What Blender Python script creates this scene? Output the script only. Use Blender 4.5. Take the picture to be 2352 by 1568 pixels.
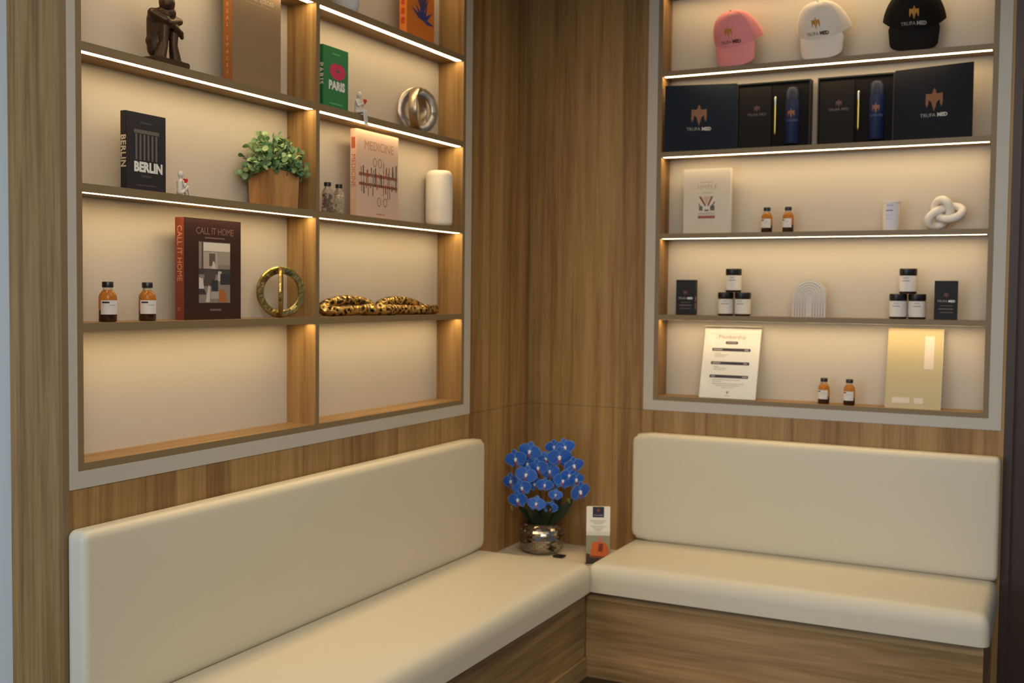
import bpy, bmesh, math, random
from mathutils import Vector, Matrix, noise
from mathutils.bvhtree import BVHTree
for o in list(bpy.data.objects): bpy.data.objects.remove(o, do_unlink=True)
SC = bpy.context.scene
COL = SC.collection
PI = math.pi

def lin(c, a=1.0):
    f = lambda v: (v/255/12.92) if v/255 <= 0.04045 else ((v/255+0.055)/1.055)**2.4
    return (f(c[0]), f(c[1]), f(c[2]), a)

# ------------------------------------------------------------------ camera
F = Vector((-0.44955417, 0.89216973, -0.04397966)); R = Vector((0.89278257, 0.45037027, 0.01029104)); U = Vector((-0.02898849, 0.03463789, 0.99897942))
cam_data = bpy.data.cameras.new('camera'); cam = bpy.data.objects.new('camera', cam_data); COL.objects.link(cam)
M = Matrix.Identity(4)
for i in range(3):
    M[i][0] = R[i]; M[i][1] = U[i]; M[i][2] = -F[i]
M.translation = Vector((2.25596, -4.65010, 1.57132))
cam.matrix_world = M
cam_data.sensor_width = 36; cam_data.lens = 2503.78/2352*36; cam_data.clip_start = 0.05
cam_data.dof.use_dof = True; cam_data.dof.focus_distance = 2.9; cam_data.dof.aperture_fstop = 4.0
SC.camera = cam
SC.view_settings.view_transform = 'Standard'; SC.view_settings.look = 'None'
SC.view_settings.exposure = 0.0; SC.view_settings.gamma = 1.0; SC.view_settings.use_curve_mapping = False

# ------------------------------------------------------------------ world and room light
W = bpy.data.worlds.new('world'); SC.world = W; W.use_nodes = True
W.node_tree.nodes['Background'].inputs[0].default_value = (0.62, 0.78, 1.0, 1)
W.node_tree.nodes['Background'].inputs[1].default_value = 0.26

def area(name, loc, target, sx, sy, color, power):
    l = bpy.data.lights.new(name, 'AREA'); l.shape = 'RECTANGLE'; l.size = sx; l.size_y = sy; l.color = color; l.energy = power
    o = bpy.data.objects.new(name, l); COL.objects.link(o); o.location = loc
    d = Vector(target)-Vector(loc); o.rotation_euler = d.to_track_quat('-Z', 'Y').to_euler()
    return o
# daylight from the window side behind and left of the camera
area('window_daylight', (-1.0, -6.6, 1.4), (0.6, -1.0, 0.7), 2.6, 1.8, (0.70, 0.85, 1.0), 84)
# warm ceiling lighting above the seating corner
area('ceiling_light_warm', (1.55, -1.9, 2.97), (1.45, -1.8, 0), 1.6, 1.6, (1.0, 0.86, 0.66), 18)
# frontal fill lamp, added to brighten upright faces such as backrests and trim
area('room_fill_light', (2.7, -4.4, 2.95), (1.0, -0.9, 0.0), 2.2, 1.6, (1.0, 0.92, 0.78), 36).data.spread = math.radians(115)

# ------------------------------------------------------------------ materials
MATS = {}
def mat(name, rgb, rough=0.5, metal=0.0, spec=0.5, **kw):
    if name in MATS: return MATS[name]
    m = bpy.data.materials.new(name); m.use_nodes = True; nt = m.node_tree; b = nt.nodes['Principled BSDF']
    b.inputs['Base Color'].default_value = lin(rgb); b.inputs['Roughness'].default_value = rough
    b.inputs['Metallic'].default_value = metal; b.inputs['Specular IOR Level'].default_value = spec
    for k, v in kw.items():
        b.inputs[k.replace('_', ' ')].default_value = v
    # slight procedural variation of the surface
    tc = nt.nodes.new('ShaderNodeTexCoord'); n = nt.nodes.new('ShaderNodeTexNoise'); n.inputs['Scale'].default_value = 60
    n.inputs['Detail'].default_value = 3
    mp = nt.nodes.new('ShaderNodeMapRange'); mp.inputs[3].default_value = max(0.02, rough-0.05); mp.inputs[4].default_value = min(1, rough+0.05)
    nt.links.new(tc.outputs['Object'], n.inputs['Vector']); nt.links.new(n.outputs['Fac'], mp.inputs[0]); nt.links.new(mp.outputs[0], b.inputs['Roughness'])
    MATS[name] = m
    return m

def wood(name, cd, cm, cl, scale, plank_axis=None, plank=0.13, rough=0.45):
    """long-grained oak veneer; scale is small along the grain"""
    m = bpy.data.materials.new(name); m.use_nodes = True; nt = m.node_tree; N = nt.nodes; Lk = nt.links.new
    b = N['Principled BSDF']; b.inputs['Roughness'].default_value = rough; b.inputs['Specular IOR Level'].default_value = 0.3
    tc = N.new('ShaderNodeTexCoord'); mp = N.new('ShaderNodeMapping'); mp.inputs['Scale'].default_value = scale
    Lk(tc.outputs['Object'], mp.inputs['Vector'])
    n1 = N.new('ShaderNodeTexNoise'); n1.inputs['Scale'].default_value = 1.0; n1.inputs['Detail'].default_value = 5; n1.inputs['Roughness'].default_value = 0.6; n1.inputs['Distortion'].default_value = 0.4
    Lk(mp.outputs[0], n1.inputs['Vector'])
    mp2 = N.new('ShaderNodeMapping'); mp2.inputs['Scale'].default_value = [s*5.5 for s in scale]
    Lk(tc.outputs['Object'], mp2.inputs['Vector'])
    n2 = N.new('ShaderNodeTexNoise'); n2.inputs['Scale'].default_value = 1.0; n2.inputs['Detail'].default_value = 3
    Lk(mp2.outputs[0], n2.inputs['Vector'])
    mix = N.new('ShaderNodeMix'); mix.data_type = 'FLOAT'; mix.inputs[0].default_value = 0.30
    Lk(n1.outputs['Fac'], mix.inputs[2]); Lk(n2.outputs['Fac'], mix.inputs[3])
    last = mix.outputs[0]
    if plank_axis:
        sep = N.new('ShaderNodeSeparateXYZ'); Lk(tc.outputs['Object'], sep.inputs[0])
        src = None
        if plank_axis == 'xy':
            ad = N.new('ShaderNodeMath'); ad.operation = 'SUBTRACT'; Lk(sep.outputs[0], ad.inputs[0]); Lk(sep.outputs[1], ad.inputs[1]); src = ad.outputs[0]
        else: src = sep.outputs[2]
        dv = N.new('ShaderNodeMath'); dv.operation = 'DIVIDE'; dv.inputs[1].default_value = plank; Lk(src, dv.inputs[0])
        fl = N.new('ShaderNodeMath'); fl.operation = 'FLOOR'; Lk(dv.outputs[0], fl.inputs[0])
        wn = N.new('ShaderNodeTexWhiteNoise'); wn.noise_dimensions = '1D'; Lk(fl.outputs[0], wn.inputs['W'])
        s = N.new('ShaderNodeMath'); s.operation = 'MULTIPLY_ADD'; s.inputs[1].default_value = 0.16; s.inputs[2].default_value = -0.08
        Lk(wn.outputs['Value'], s.inputs[0])
        a2 = N.new('ShaderNodeMath'); a2.operation = 'ADD'; Lk(s.outputs[0], a2.inputs[0]); Lk(last, a2.inputs[1]); last = a2.outputs[0]
    cr = N.new('ShaderNodeValToRGB'); e = cr.color_ramp.elements
    e[0].position = 0.36; e[0].color = lin(cd); e[1].position = 0.65; e[1].color = lin(cl)
    x = cr.color_ramp.elements.new(0.5); x.color = lin(cm)
    Lk(last, cr.inputs[0]); Lk(cr.outputs[0], b.inputs['Base Color'])
    bp = N.new('ShaderNodeBump'); bp.inputs['Strength'].default_value = 0.08; bp.inputs['Distance'].default_value = 0.002
    Lk(n2.outputs['Fac'], bp.inputs['Height']); Lk(bp.outputs[0], b.inputs['Normal'])
    MATS[name] = m
    return m

WD, WM, WL = (116, 86, 50), (142, 110, 68), (160, 127, 82)
WOODV = wood('oak_veneer_vertical', WD, WM, WL, (22, 22, 0.8), 'xy', 0.115)
WOODX = wood('oak_veneer_along_x', WD, WM, WL, (0.9, 22, 22), 'z', 0.16)
WOODY = wood('oak_veneer_along_y', WD, WM, WL, (22, 0.9, 22), 'z', 0.16)
WOODB = wood('oak_veneer_bench', (124, 97, 64), (150, 120, 82), (170, 139, 99), (0.9, 22, 17), 'z', 0.16)
EDGE = mat('olive_edge_banding', (120, 100, 70), 0.5)
TRIM = mat('warm_grey_trim', (176, 170, 160), 0.5)
PANEL = mat('niche_back_laminate', (182, 173, 161), 0.6, spec=0.3)
LEATHER = mat('cream_faux_leather', (197, 189, 170), 0.45, spec=0.35)
TABLE = mat('cream_table_laminate', (205, 190, 168), 0.4)
WHITEWALL = mat('white_wall_paint', (186, 184, 178), 0.7)
DARK = mat('dark_brown_door', (56, 38, 31), 0.55)
DARKER = mat('near_black_frame', (30, 26, 26), 0.5)
BLACK = mat('black_plastic', (22, 16, 16), 0.35)
WHITE = mat('white_matte', (222, 216, 206), 0.55)
PAPER = mat('paper_white', (225, 220, 208), 0.6)
CERAMIC = mat('white_ceramic', (226, 218, 206), 0.45)
GOLD = mat('antique_gold', (168, 146, 88), 0.32, 1.0)
GOLDINK = mat('gold_ink', (176, 130, 55), 0.45, 0.3)
COPPERINK = mat('copper_ink', (112, 68, 32), 0.5, 0.1)
SILVER = mat('hammered_silver', (172, 160, 146), 0.36, 1.0)
NAVY = mat('navy_card', (12, 22, 36), 0.6, spec=.15)
NAVYD = mat('navy_card_dark', (14, 16, 27), 0.6, spec=.15)
BLACKCARD = mat('black_card', (11, 10, 12), 0.5, spec=.3)
INK = mat('dark_ink', (40, 30, 48), 0.6)
GREYINK = mat('grey_ink', (150, 140, 130), 0.6)
WHITEINK = mat('white_ink', (215, 215, 208), 0.6)
LEDM = bpy.data.materials.new('led_strip_light'); LEDM.use_nodes = True
_b = LEDM.node_tree.nodes['Principled BSDF']; _b.inputs['Emission Color'].default_value = (1.0, 0.72, 0.345, 1); _b.inputs['Emission Strength'].default_value = 21.5
_b.inputs['Base Color'].default_value = (0.9, 0.85, 0.8, 1)

# ------------------------------------------------------------------ mesh helpers
class MB:
    def __init__(s): s.v = []; s.f = []; s.smooth = False
    def add(s, vs, fs):
        o = len(s.v); s.v += [tuple(v) for v in vs]; s.f += [tuple(i+o for i in f) for f in fs]; return s
    def box(s, x0, x1, y0, y1, z0, z1):
        v = [(x, y, z) for x in (x0, x1) for y in (y0, y1) for z in (z0, z1)]
        return s.add(v, [(0, 1, 3, 2), (4, 6, 7, 5), (0, 4, 5, 1), (2, 3, 7, 6), (0, 2, 6, 4), (1, 5, 7, 3)])
    def lathe(s, prof, seg=32, a0=0.0, a1=2*PI, cx=0, cy=0):
        closed = abs(a1-a0-2*PI) < 1e-6; n = seg if closed else seg+1; vs = []; fs = []
        for r, z in prof:
            for i in range(n):
                a = a0+(a1-a0)*i/seg; vs.append((cx+r*math.cos(a), cy+r*math.sin(a), z))
        for j in range(len(prof)-1):
            for i in range(seg):
                k = (i+1) % n
                fs.append((j*n+i, j*n+k, (j+1)*n+k, (j+1)*n+i))
        return s.add(vs, fs)
    def tube(s, pts, rad, seg=10, closed=False, cap=True):
        P = [Vector(p) for p in pts]; n = len(P); vs = []; fs = []
        rr = rad if isinstance(rad, (list, tuple)) else [rad]*n
        up = Vector((0, 0, 1)); prevn = None
        for i in range(n):
            a = P[(i-1) % n] if (closed or i > 0) else P[i]; b = P[(i+1) % n] if (closed or i < n-1) else P[i]
            t = (b-a).normalized()
            if prevn is None:
                q = t.cross(up)
                if q.length < 1e-3: q = t.cross(Vector((1, 0, 0)))
                prevn = q.normalized()
            else:
                prevn = (prevn-t*prevn.dot(t)).normalized()
            bn = t.cross(prevn)
            for k in range(seg):
                a_ = 2*PI*k/seg; vs.append(P[i]+(prevn*math.cos(a_)+bn*math.sin(a_))*rr[i])
        m = n if closed else n-1
        off = 0
        if closed:   # align the seam
            best = min(range(seg), key=lambda o: (vs[(n-1)*seg]-vs[o]).length); off = best
        for i in range(m):
            j = (i+1) % n; o = off if (closed and j == 0) else 0
            for k in range(seg):
                fs.append((i*seg+k, i*seg+(k+1) % seg, j*seg+(k+1+o) % seg, j*seg+(k+o) % seg))
        if not closed and cap:
            fs.append(tuple(range(seg))[::-1]); fs.append(tuple((n-1)*seg+k for k in range(seg)))
        return s.add(vs, fs)
    def poly(s, pts, y=0.0, t=0.0):
        """flat polygon in the local XZ plane, front towards -y"""
        n = len(pts); s.add([(p[0], y, p[1]) for p in pts], [tuple(range(n))]); return s
    def prism(s, pts, y0, y1):
        n = len(pts); v = [(p[0], y0, p[1]) for p in pts]+[(p[0], y1, p[1]) for p in pts]
        return s.add(v, [tuple(range(n)), tuple(range(2*n-1, n-1, -1))]+[(i, i+n, (i+1) % n+n, (i+1) % n) for i in range(n)])
    def ball(s, c, r, seg=12, rings=8, sc=(1, 1, 1)):
        vs = []; fs = []
        for j in range(rings+1):
            th = PI*j/rings
            for i in range(seg):
                a = 2*PI*i/seg; vs.append((c[0]+r*sc[0]*math.sin(th)*math.cos(a), c[1]+r*sc[1]*math.sin(th)*math.sin(a), c[2]+r*sc[2]*math.cos(th)))
        for j in range(rings):
            for i in range(seg):
                k = (i+1) % seg; fs.append((j*seg+i, (j+1)*seg+i, (j+1)*seg+k, j*seg+k))
        return s.add(vs, fs)
    def mesh(s, name, smooth=False):
        me = bpy.data.meshes.new(name); me.from_pydata(s.v, [], s.f)
        bm = bmesh.new(); bm.from_mesh(me); bmesh.ops.remove_doubles(bm, verts=bm.verts, dist=1e-6)
        bmesh.ops.recalc_face_normals(bm, faces=bm.faces); bm.to_mesh(me); bm.free()
        if smooth:
            for p in me.polygons: p.use_smooth = True
            if smooth == 'auto': me.set_sharp_from_angle(angle=math.radians(38))
        me.update(); return me
    def build(s, name, material, parent=None, smooth=False):
        return link(name, s.mesh(name, smooth), material, parent)

def link(name, me, material, parent=None):
    if material: me.materials.clear(); me.materials.append(material)
    o = bpy.data.objects.new(name, me); COL.objects.link(o)
    if parent: o.parent = parent
    return o
def tag(o, label, cat, group=None):
    o['label'] = label; o['category'] = cat
    if group: o['group'] = group
    return o
def thing(name, label, cat, loc=(0, 0, 0), rotz=0.0, group=None):
    o = bpy.data.objects.new(name, None); COL.objects.link(o); o.location = loc; o.rotation_euler = (0, 0, rotz); o.empty_display_size = 0.05
    return tag(o, label, cat, group)
def struct(name, mb, material):
    o = mb.build(name, material); o['kind'] = 'structure'; return o
def dup(root, loc, rotz, label, group=None):
    r = root.copy(); COL.objects.link(r); r.location = loc; r.rotation_euler = (0, 0, rotz); r['label'] = label
    if group: r['group'] = group
    for ch in list(root.children):
        c = ch.copy(); COL.objects.link(c); c.parent = r
        for g in list(ch.children):
            d = g.copy(); COL.objects.link(d); d.parent = c
    return r

def soft_box(dx, dy, dz, r, puff=0.0, n=14, puffs=(1, 1, 1), rz=None):
    """rounded, slightly stuffed box centred on the origin"""
    rz = rz or r
    def ax(d, r):
        h = d/2; k = 5
        a = [-h+r*(1-math.cos(PI/2*i/k)) for i in range(k+1)]
        m = [(-h+r)+(d-2*r)*i/n for i in range(1, n)]
        return a+m+[-q for q in reversed(a)]
    X = ax(dx, r); Y = ax(dy, r); Z = ax(dz, rz); H = (dx/2, dy/2, dz/2)
    mb = MB(); D = (X, Y, Z)
    def pt(p):
        q = [max(-H[i]+(rz if i == 2 else r), min(H[i]-(rz if i == 2 else r), p[i])) for i in range(3)]
        d = [(p[i]-q[i])/(rz if i == 2 else r) for i in range(3)]
        L = math.sqrt(sum(c*c for c in d))
        if L > 1e-9: p = [q[i]+d[i]/L*(rz if i == 2 else r) for i in range(3)]
        out = list(p)
        if puff:
            for i in range(3):
                j, k = (i+1) % 3, (i+2) % 3
                fj = max(0, 1-(p[j]/H[j])**4); fk = max(0, 1-(p[k]/H[k])**4)
                out[i] += (p[i]/H[i])*puff*puffs[i]*fj*fk
        return out
    for i in range(3):
        j, k = (i+1) % 3, (i+2) % 3
        for s in (-1, 1):
            A, B = D[j], D[k]; vs = []
            for a in A:
                for b in B:
                    p = [0, 0, 0]; p[i] = s*H[i]; p[j] = a; p[k] = b; vs.append(pt(p))
            nb = len(B)
            mb.add(vs, [(u*nb+v, u*nb+v+1, (u+1)*nb+v+1, (u+1)*nb+v) for u in range(len(A)-1) for v in range(nb-1)])
    return mb

def text_mesh(body, size, bold=0.0, align='CENTER', spacing=1.0, scale_x=1.0):
    cu = bpy.data.curves.new('lettering', 'FONT'); cu.body = body; cu.size = size; cu.align_x = align; cu.align_y = 'CENTER'
    cu.offset = bold*size; cu.space_character = spacing; cu.resolution_u = 2
    o = bpy.data.objects.new('tmp_text', cu); COL.objects.link(o)
    dg = bpy.context.evaluated_depsgraph_get(); me = bpy.data.meshes.new_from_object(o.evaluated_get(dg), depsgraph=dg)
    bpy.data.objects.remove(o, do_unlink=True); bpy.data.curves.remove(cu)
    return [(v.co.x*scale_x, v.co.y) for v in me.vertices], [tuple(p.vertices) for p in me.polygons]
def text_mb(mb, body, size, x, z, y, rot=0.0, **kw):
    """adds lettering lying in the plane y, facing -y"""
    vs, fs = text_mesh(body, size, **kw); c, s = math.cos(rot), math.sin(rot)
    mb.add([(x+a*c-b*s, y, z+a*s+b*c) for a, b in vs], fs); return mb
def text_side(mb, body, size, y, z, x, rot=-PI/2, **kw):
    """lettering on the left face (x = const, facing -x); local right is -y"""
    vs, fs = text_mesh(body, size, **kw); c, s = math.cos(rot), math.sin(rot)
    mb.add([(x, y-(a*c-b*s), z+a*s+b*c) for a, b in vs], fs); return mb
def emblem_pts():
    return [[(-.13, .50), (.13, .50), (.14, -.2), (0, -.66), (-.14, -.2)],
            [(-.12, .40), (-.50, .43), (-.51, -.18), (-.44, -.40), (-.35, -.20), (-.33, .04), (-.20, -.06), (-.12, -.20)],
            [(.12, .40), (.50, .43), (.51, -.18), (.44, -.40), (.35, -.20), (.33, .04), (.20, -.06), (.12, -.20)],
            [(-.10, .58), (0, .74), (.10, .58), (0, .48)]]
def emblem(mb, w, x, z, y):
    for i, p in enumerate(emblem_pts()): mb.poly([(x+a*w, z+b*w) for a, b in p], y-0.00003*i)
    return mb
def bars(mb, rows, y):
    for x0, x1, z0, z1 in rows: mb.poly([(x0, z0), (x1, z0), (x1, z1), (x0, z1)], y)
    return mb
def rnd_rect(w, h, r, cx=0, cz=0, n=5):
    out = []
    for sx, sz, a0 in ((1, -1, -PI/2), (1, 1, 0), (-1, 1, PI/2), (-1, -1, PI)):
        for i in range(n+1):
            a = a0+PI/2*i/n; out.append((cx+sx*(w/2-r)+r*math.cos(a), cz+sz*(h/2-r)+r*math.sin(a)))
    return out
def remeshed(mb, name, voxel, smooth_it=4):
    me = mb.mesh(name); o = bpy.data.objects.new('tmp_r', me); COL.objects.link(o)
    m = o.modifiers.new('r', 'REMESH'); m.mode = 'VOXEL'; m.voxel_size = voxel
    s = o.modifiers.new('s', 'SMOOTH'); s.factor = 0.6; s.iterations = smooth_it
    dg = bpy.context.evaluated_depsgraph_get(); out = bpy.data.meshes.new_from_object(o.evaluated_get(dg), depsgraph=dg)
    bpy.data.objects.remove(o, do_unlink=True)
    for p in out.polygons: p.use_smooth = True
    return out
def cap_tube(mb, a, b, ra, rb, n=6):
    a, b = Vector(a), Vector(b); pts = []; rr = []; d = (b-a).normalized()
    for i in range(4): t = i/4*PI/2; pts.append(a-d*ra*math.cos(t)); rr.append(max(1e-4, ra*math.sin(t)))
    for i in range(n+1): pts.append(a.lerp(b, i/n)); rr.append(ra+(rb-ra)*i/n)
    for i in range(3, -1, -1): t = i/4*PI/2; pts.append(b+d*rb*math.cos(t)); rr.append(max(1e-4, rb*math.sin(t)))
    mb.tube(pts, rr, 10); return mb

# ------------------------------------------------------------------ the room
Z0, CEIL = 1.0547, 3.0
LE, LO, LI = -2.705, -2.6855, -0.5733          # left wall end, shelving outer edges
RI, RO = 0.580, 2.0575
ZT = 2.965
w = MB()
w.box(-.19, 0, LI, .19, Z0+.001, CEIL); w.box(-.19, 0, LI, .19, 0, Z0-.001); w.box(-.18, -.003, LI, 0, Z0-.002, Z0+.002)
w.box(-.19, 0, LE, LI, 0, Z0); w.box(-.19, 0, LE, LO, Z0, CEIL); w.box(-.19, 0, LO, LI, ZT, CEIL); w.box(-.19, -.135, LO, LI, Z0, ZT)
struct('wall_left', w, WOODV)
e = MB(); e.box(0.0003, .0016, LE, LO, .0, CEIL); struct('trim_1', e, EDGE)
w = MB()
w.box(0.0005, RI, 0, .19, Z0+.001, CEIL); w.box(0.0005, RI, 0, .19, 0, Z0-.001); w.box(0.0005, RI, .003, .18, Z0-.002, Z0+.002)
w.box(RI, 2.068, 0, .19, 0, Z0); w.box(RO, 2.068, 0, .19, Z0, CEIL); w.box(RI, RO, 0, .19, ZT, CEIL); w.box(RI, RO, .135, .19, Z0, ZT)
struct('wall_right', w, WOODV)
struct('wall_far_left', MB().box(-3.2, -.1905, -2.62, -2.5, 0, CEIL), WHITEWALL)
struct('floor', MB().box(-3.2, 6, -9, .3, -.05, 0), mat('dark_floor', (48, 34, 28), 0.35))
struct('ceiling', MB().box(-3.2, 6, -3.6, .3, CEIL, CEIL+.05), mat('ceiling_paint', (215, 212, 205), 0.8))
d = MB(); d.box(2.10, 3.3, .02, .07, .01, CEIL-.01); dd = struct('door_1', d, DARK)
d = MB(); d.box(2.0685, 2.10, -.002, .19, 0, CEIL); struct('trim_2', d, mat('door_jamb_brown', (58, 42, 36), 0.5))

# ------------------------------------------------------------------ built-in shelving
TH = .0222; TOPS = [1.4835, 1.8438, 2.2045, 2.5590]; FL = 1.1200; D = .121
def shelving(label, width, divs, left_trim, right_trim, loc, rotz):
    """local frame: x along the wall, -y towards the room, origin at the outer lower left corner on the wall face"""
    t = thing('built_in_shelving', label, 'shelves', loc, rotz)
    h0, h1 = Z0, ZT-.002; fz = 1.1003
    tr = MB()
    tr.box(.0005, left_trim, -.0025, .02, h0+.0005, h1); tr.box(width-right_trim, width-.0005, -.0025, .02, h0+.0005, h1)
    tr.box(left_trim, width-right_trim, -.0025, .02, h0+.0005, fz)
    tr.build('face_trim', TRIM, t)
    a, b = left_trim, width-right_trim
    MB().box(a, b, D, D+.01, fz, h1).build('back_panel', PANEL, t)
    for x0, x1 in ((a, a+.0205), (b-.0205, b)):
        o = MB().box(x0, x1, .0005, D, fz, h1).build('side_panel', WOODV, t)
        MB().box(x0, x1, -.0012, .0004, fz, h1).build('edge_band', EDGE, o)
    o = MB().box(a+.0206, b-.0206, .0005, D, fz, FL).build('bottom_board', WOODX, t)
    MB().box(a+.0206, b-.0206, -.0012, .0004, fz, FL).build('edge_band', EDGE, o)
    xs = [a+.0206]
    for dx in divs:
        o = MB().box(dx, dx+.0194, .0005, D, FL+.0001, h1).build('divider', WOODV, t)
        MB().box(dx, dx+.0194, -.0012, .0004, FL+.0001, h1).build('edge_band', EDGE, o)
        xs += [dx-.0001, dx+.0195]
    xs.append(b-.0206)
    for k in range(0, len(xs), 2):
        x0, x1 = xs[k], xs[k+1]
        for tz in TOPS+[2.92]:
            o = MB().box(x0, x1, .0005, D-.0002, tz-TH, tz).build('shelf', WOODX, t)
            MB().box(x0, x1, -.0012, .0004, tz-TH, tz).build('edge_band', EDGE, o)
            MB().box(x0+.006, x1-.006, .008, .032, tz-TH-.00025, tz-TH-.00005).build('led_strip', LEDM, o)
    return t
shelving('tall wood shelving unit in two columns above the left bench, with LED-lit shelves', LI-LO, [-1.6538-LO], .0285, .0531, (0, LO, 0), PI/2)
shelving('wide single-column wood shelving unit with caps and gift boxes above the right bench', RO-RI, [], .046, .0465, (RI, 0, 0), 0)

# ------------------------------------------------------------------ benches
SD = .5515; ZB = .357; ZS = .47
def bench(label, length, loc, rotz, wd, end_left):
    """local frame: x along the wall, room towards -y"""
    t = thing('bench', label, 'bench', loc, rotz)
    bx0, bx1 = (-.0120 if end_left == 'L' else 0), (length-.020 if end_left == 'L' else length)
    MB().box(bx0, bx1, -SD+.012, -.001, .0, ZB-.001).build('bench_base', wd, t)
    MB().box(max(bx0, .0005), bx1, -SD-.001, -SD+.0115, .0, .078).build('plinth', wd, t)
    hs = ZS-ZB+.060; ex = .006
    s = soft_box(length-.002+ex, SD+.020, hs, .034, .006, 22, (0, 0.7, 1), .055)
    off = (ex/2 if end_left == 'R' else -ex/2)
    s.v = [(x+length/2+off, y-(SD+.020)/2-.0005, max(ZB+.0005, z+ZS+.002-hs/2)) for x, y, z in s.v]
    s.build('seat_cushion', LEATHER, t, smooth=True)
    bl = length-.004; zt = .958
    bk = soft_box(bl, .072, zt-ZS-.004, .020, .008, 22, (0, 1, 0), .024)
    def corner(x, z):   # round the corners seen from the front
        rr = .06; hx, hz = bl/2, (zt-ZS-.004)/2
        return x, z
    bk.v = [(x+length/2, min(y, .0355)-.036-.0008, z+(zt+ZS)/2+.001) for x, y, z in bk.v]
    # larger radius of the outline, seen from the front
    R0 = .048; x0, x1 = .002, length-.002; z0, z1 = ZS+.003, zt; out = []
    for x, y, z in bk.v:
        side = []
        cx = None
        for ex, s in ((x0, 1), (x1, -1)):
            if (x-ex)*s < R0 and ((s == 1 and end_left == 'L') or (s == -1 and end_left == 'R') or end_left == 'B'): cx = (ex+s*R0)
        if cx is not None:
            for ez, s in ((z0, 1), (z1, -1)):
                if (z-ez)*s < R0:
                    cz = ez+s*R0; dx, dz = x-cx, z-cz; m = max(abs(dx), abs(dz)); L = math.hypot(dx, dz)
                    if L > 1e-6: x, z = cx+dx*m/L, cz+dz*m/L
        out.append((x, y, z))
    bk.v = out
    bk.build('backrest', LEATHER, t, smooth=True)
    return t
bench('cream upholstered bench along the left wall, the longer one in the foreground', 2.1480, (0, LE+.005, 0), PI/2, WOODB, 'R')
bench('cream upholstered bench under the cap shelf along the right wall', 2.0655-.5525, (.5525, 0, 0), 0, WOODB, 'L')
t = thing('corner_table', 'low cream corner table top between the two benches, under the orchid', 'table', (.2755, -.2755, 0))
MB().box(-.275, .274, -.2745, .275, .372, .400).build('tabletop', TABLE, t)
MB().box(-.274, .262, -.262, .274, .0, .3715).build('table_base', WOODV, t)

# ================================================================== things
LW, RW = PI/2, 0.0     # turn of things standing in the left / right shelving
def at_left(y, z, depth=.05): return (-depth, y, z+.0004)
def at_right(x, z, depth=.05): return (x, depth, z+.0004)
S1, S2, S3, S4, S0 = TOPS[2], TOPS[1], TOPS[0], FL, TOPS[3]

def book(label, w, h, th, cover, loc, rotz, cat='book', group=None, spine=None):
    """origin at bottom centre of the front cover plane; spine at local -x"""
    t = thing('book', label, cat, loc, rotz, group)
    c = MB(); c.box(-w/2+.0015, w/2, 0, .003, 0, h); c.box(-w/2+.0015, w/2, th-.003, th, 0, h)
    c.build('cover', cover, t)
    MB().box(-w/2, -w/2+.003, 0.0005, th-.0005, 0, h).build('spine', spine or cover, t)
    MB().box(-w/2+.003, w/2-.004, .003, th-.003, .003, h-.003).build('pages', PAPER, t)
    return t

# --- BERLIN and PARIS
BW = .1475
b = book('black book with a white BERLIN title and grey columns, on the second shelf', BW, .214, .0205, mat('black_cover', (24, 22, 30), .5), at_left(-2.3856, S2, .03), LW)
text_mb(MB(), 'BERLIN', .036, .008, .065, -.0004, bold=.055, scale_x=.93).build('title', WHITEINK, b)
m = MB(); bars(m, [(-.045, .048, .158, .168)], -.0004)
for i in range(6): bars(m, [(-.040+i*.0148, -.033+i*.0148, .085, .156)], -.0004)
m.build('cover_picture', mat('grey_column_print', (92, 88, 80), .6), b)
bars(MB(), [(-.022, .022, .185, .190), (-.018, .02, .038, .044), (-.035, .035, .014, .018)], -.0004).build('small_print', mat('dim_ink', (60, 58, 60), .6), b)
m = MB(); text_side(m, 'BERLIN', .026, .0102, .105, -BW/2-.0004, bold=.03, spacing=1.1); m.build('spine_title', mat('warm_white_ink', (210, 195, 165), .6), b)
p = book('small green book with pink lips and a white PARIS title, beside the divider', BW, .214, .0185, mat('green_cover', (16, 112, 62), .45), at_left(-1.5010, S1, .03), LW)
text_mb(MB(), 'PARIS', .040, .006, .082, -.0004, bold=.055, scale_x=.95).build('title', WHITEINK, p)
m = MB(); n = 40; ring = []
def lip(a, s):
    x = .046*math.cos(a)*s; z = (.031 if math.sin(a) < 0 else .027-.006*math.exp(-(math.cos(a)*6)**2))*math.sin(a)*s; return x+.010, z+.135
for i in range(n):
    a, b2 = 2*PI*i/n, 2*PI*(i+1)/n
    q = [lip(a, 1), lip(b2, 1), lip(b2, .2), lip(a, .2)]; m.poly(q, -.0004)
m.build('lips_print', mat('pink_print', (190, 40, 85), .5), p)
bars(MB(), [(-.02, .025, .190, .194), (-.035, .04, .018, .022)], -.0004).build('small_print', mat('pale_green_ink', (90, 170, 120), .6), p)
m = MB(); text_side(m, 'PARIS', .026, .0092, .115, -BW/2-.0004, bold=.03, spacing=1.2); m.build('spine_title', WHITEINK, p)

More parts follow.
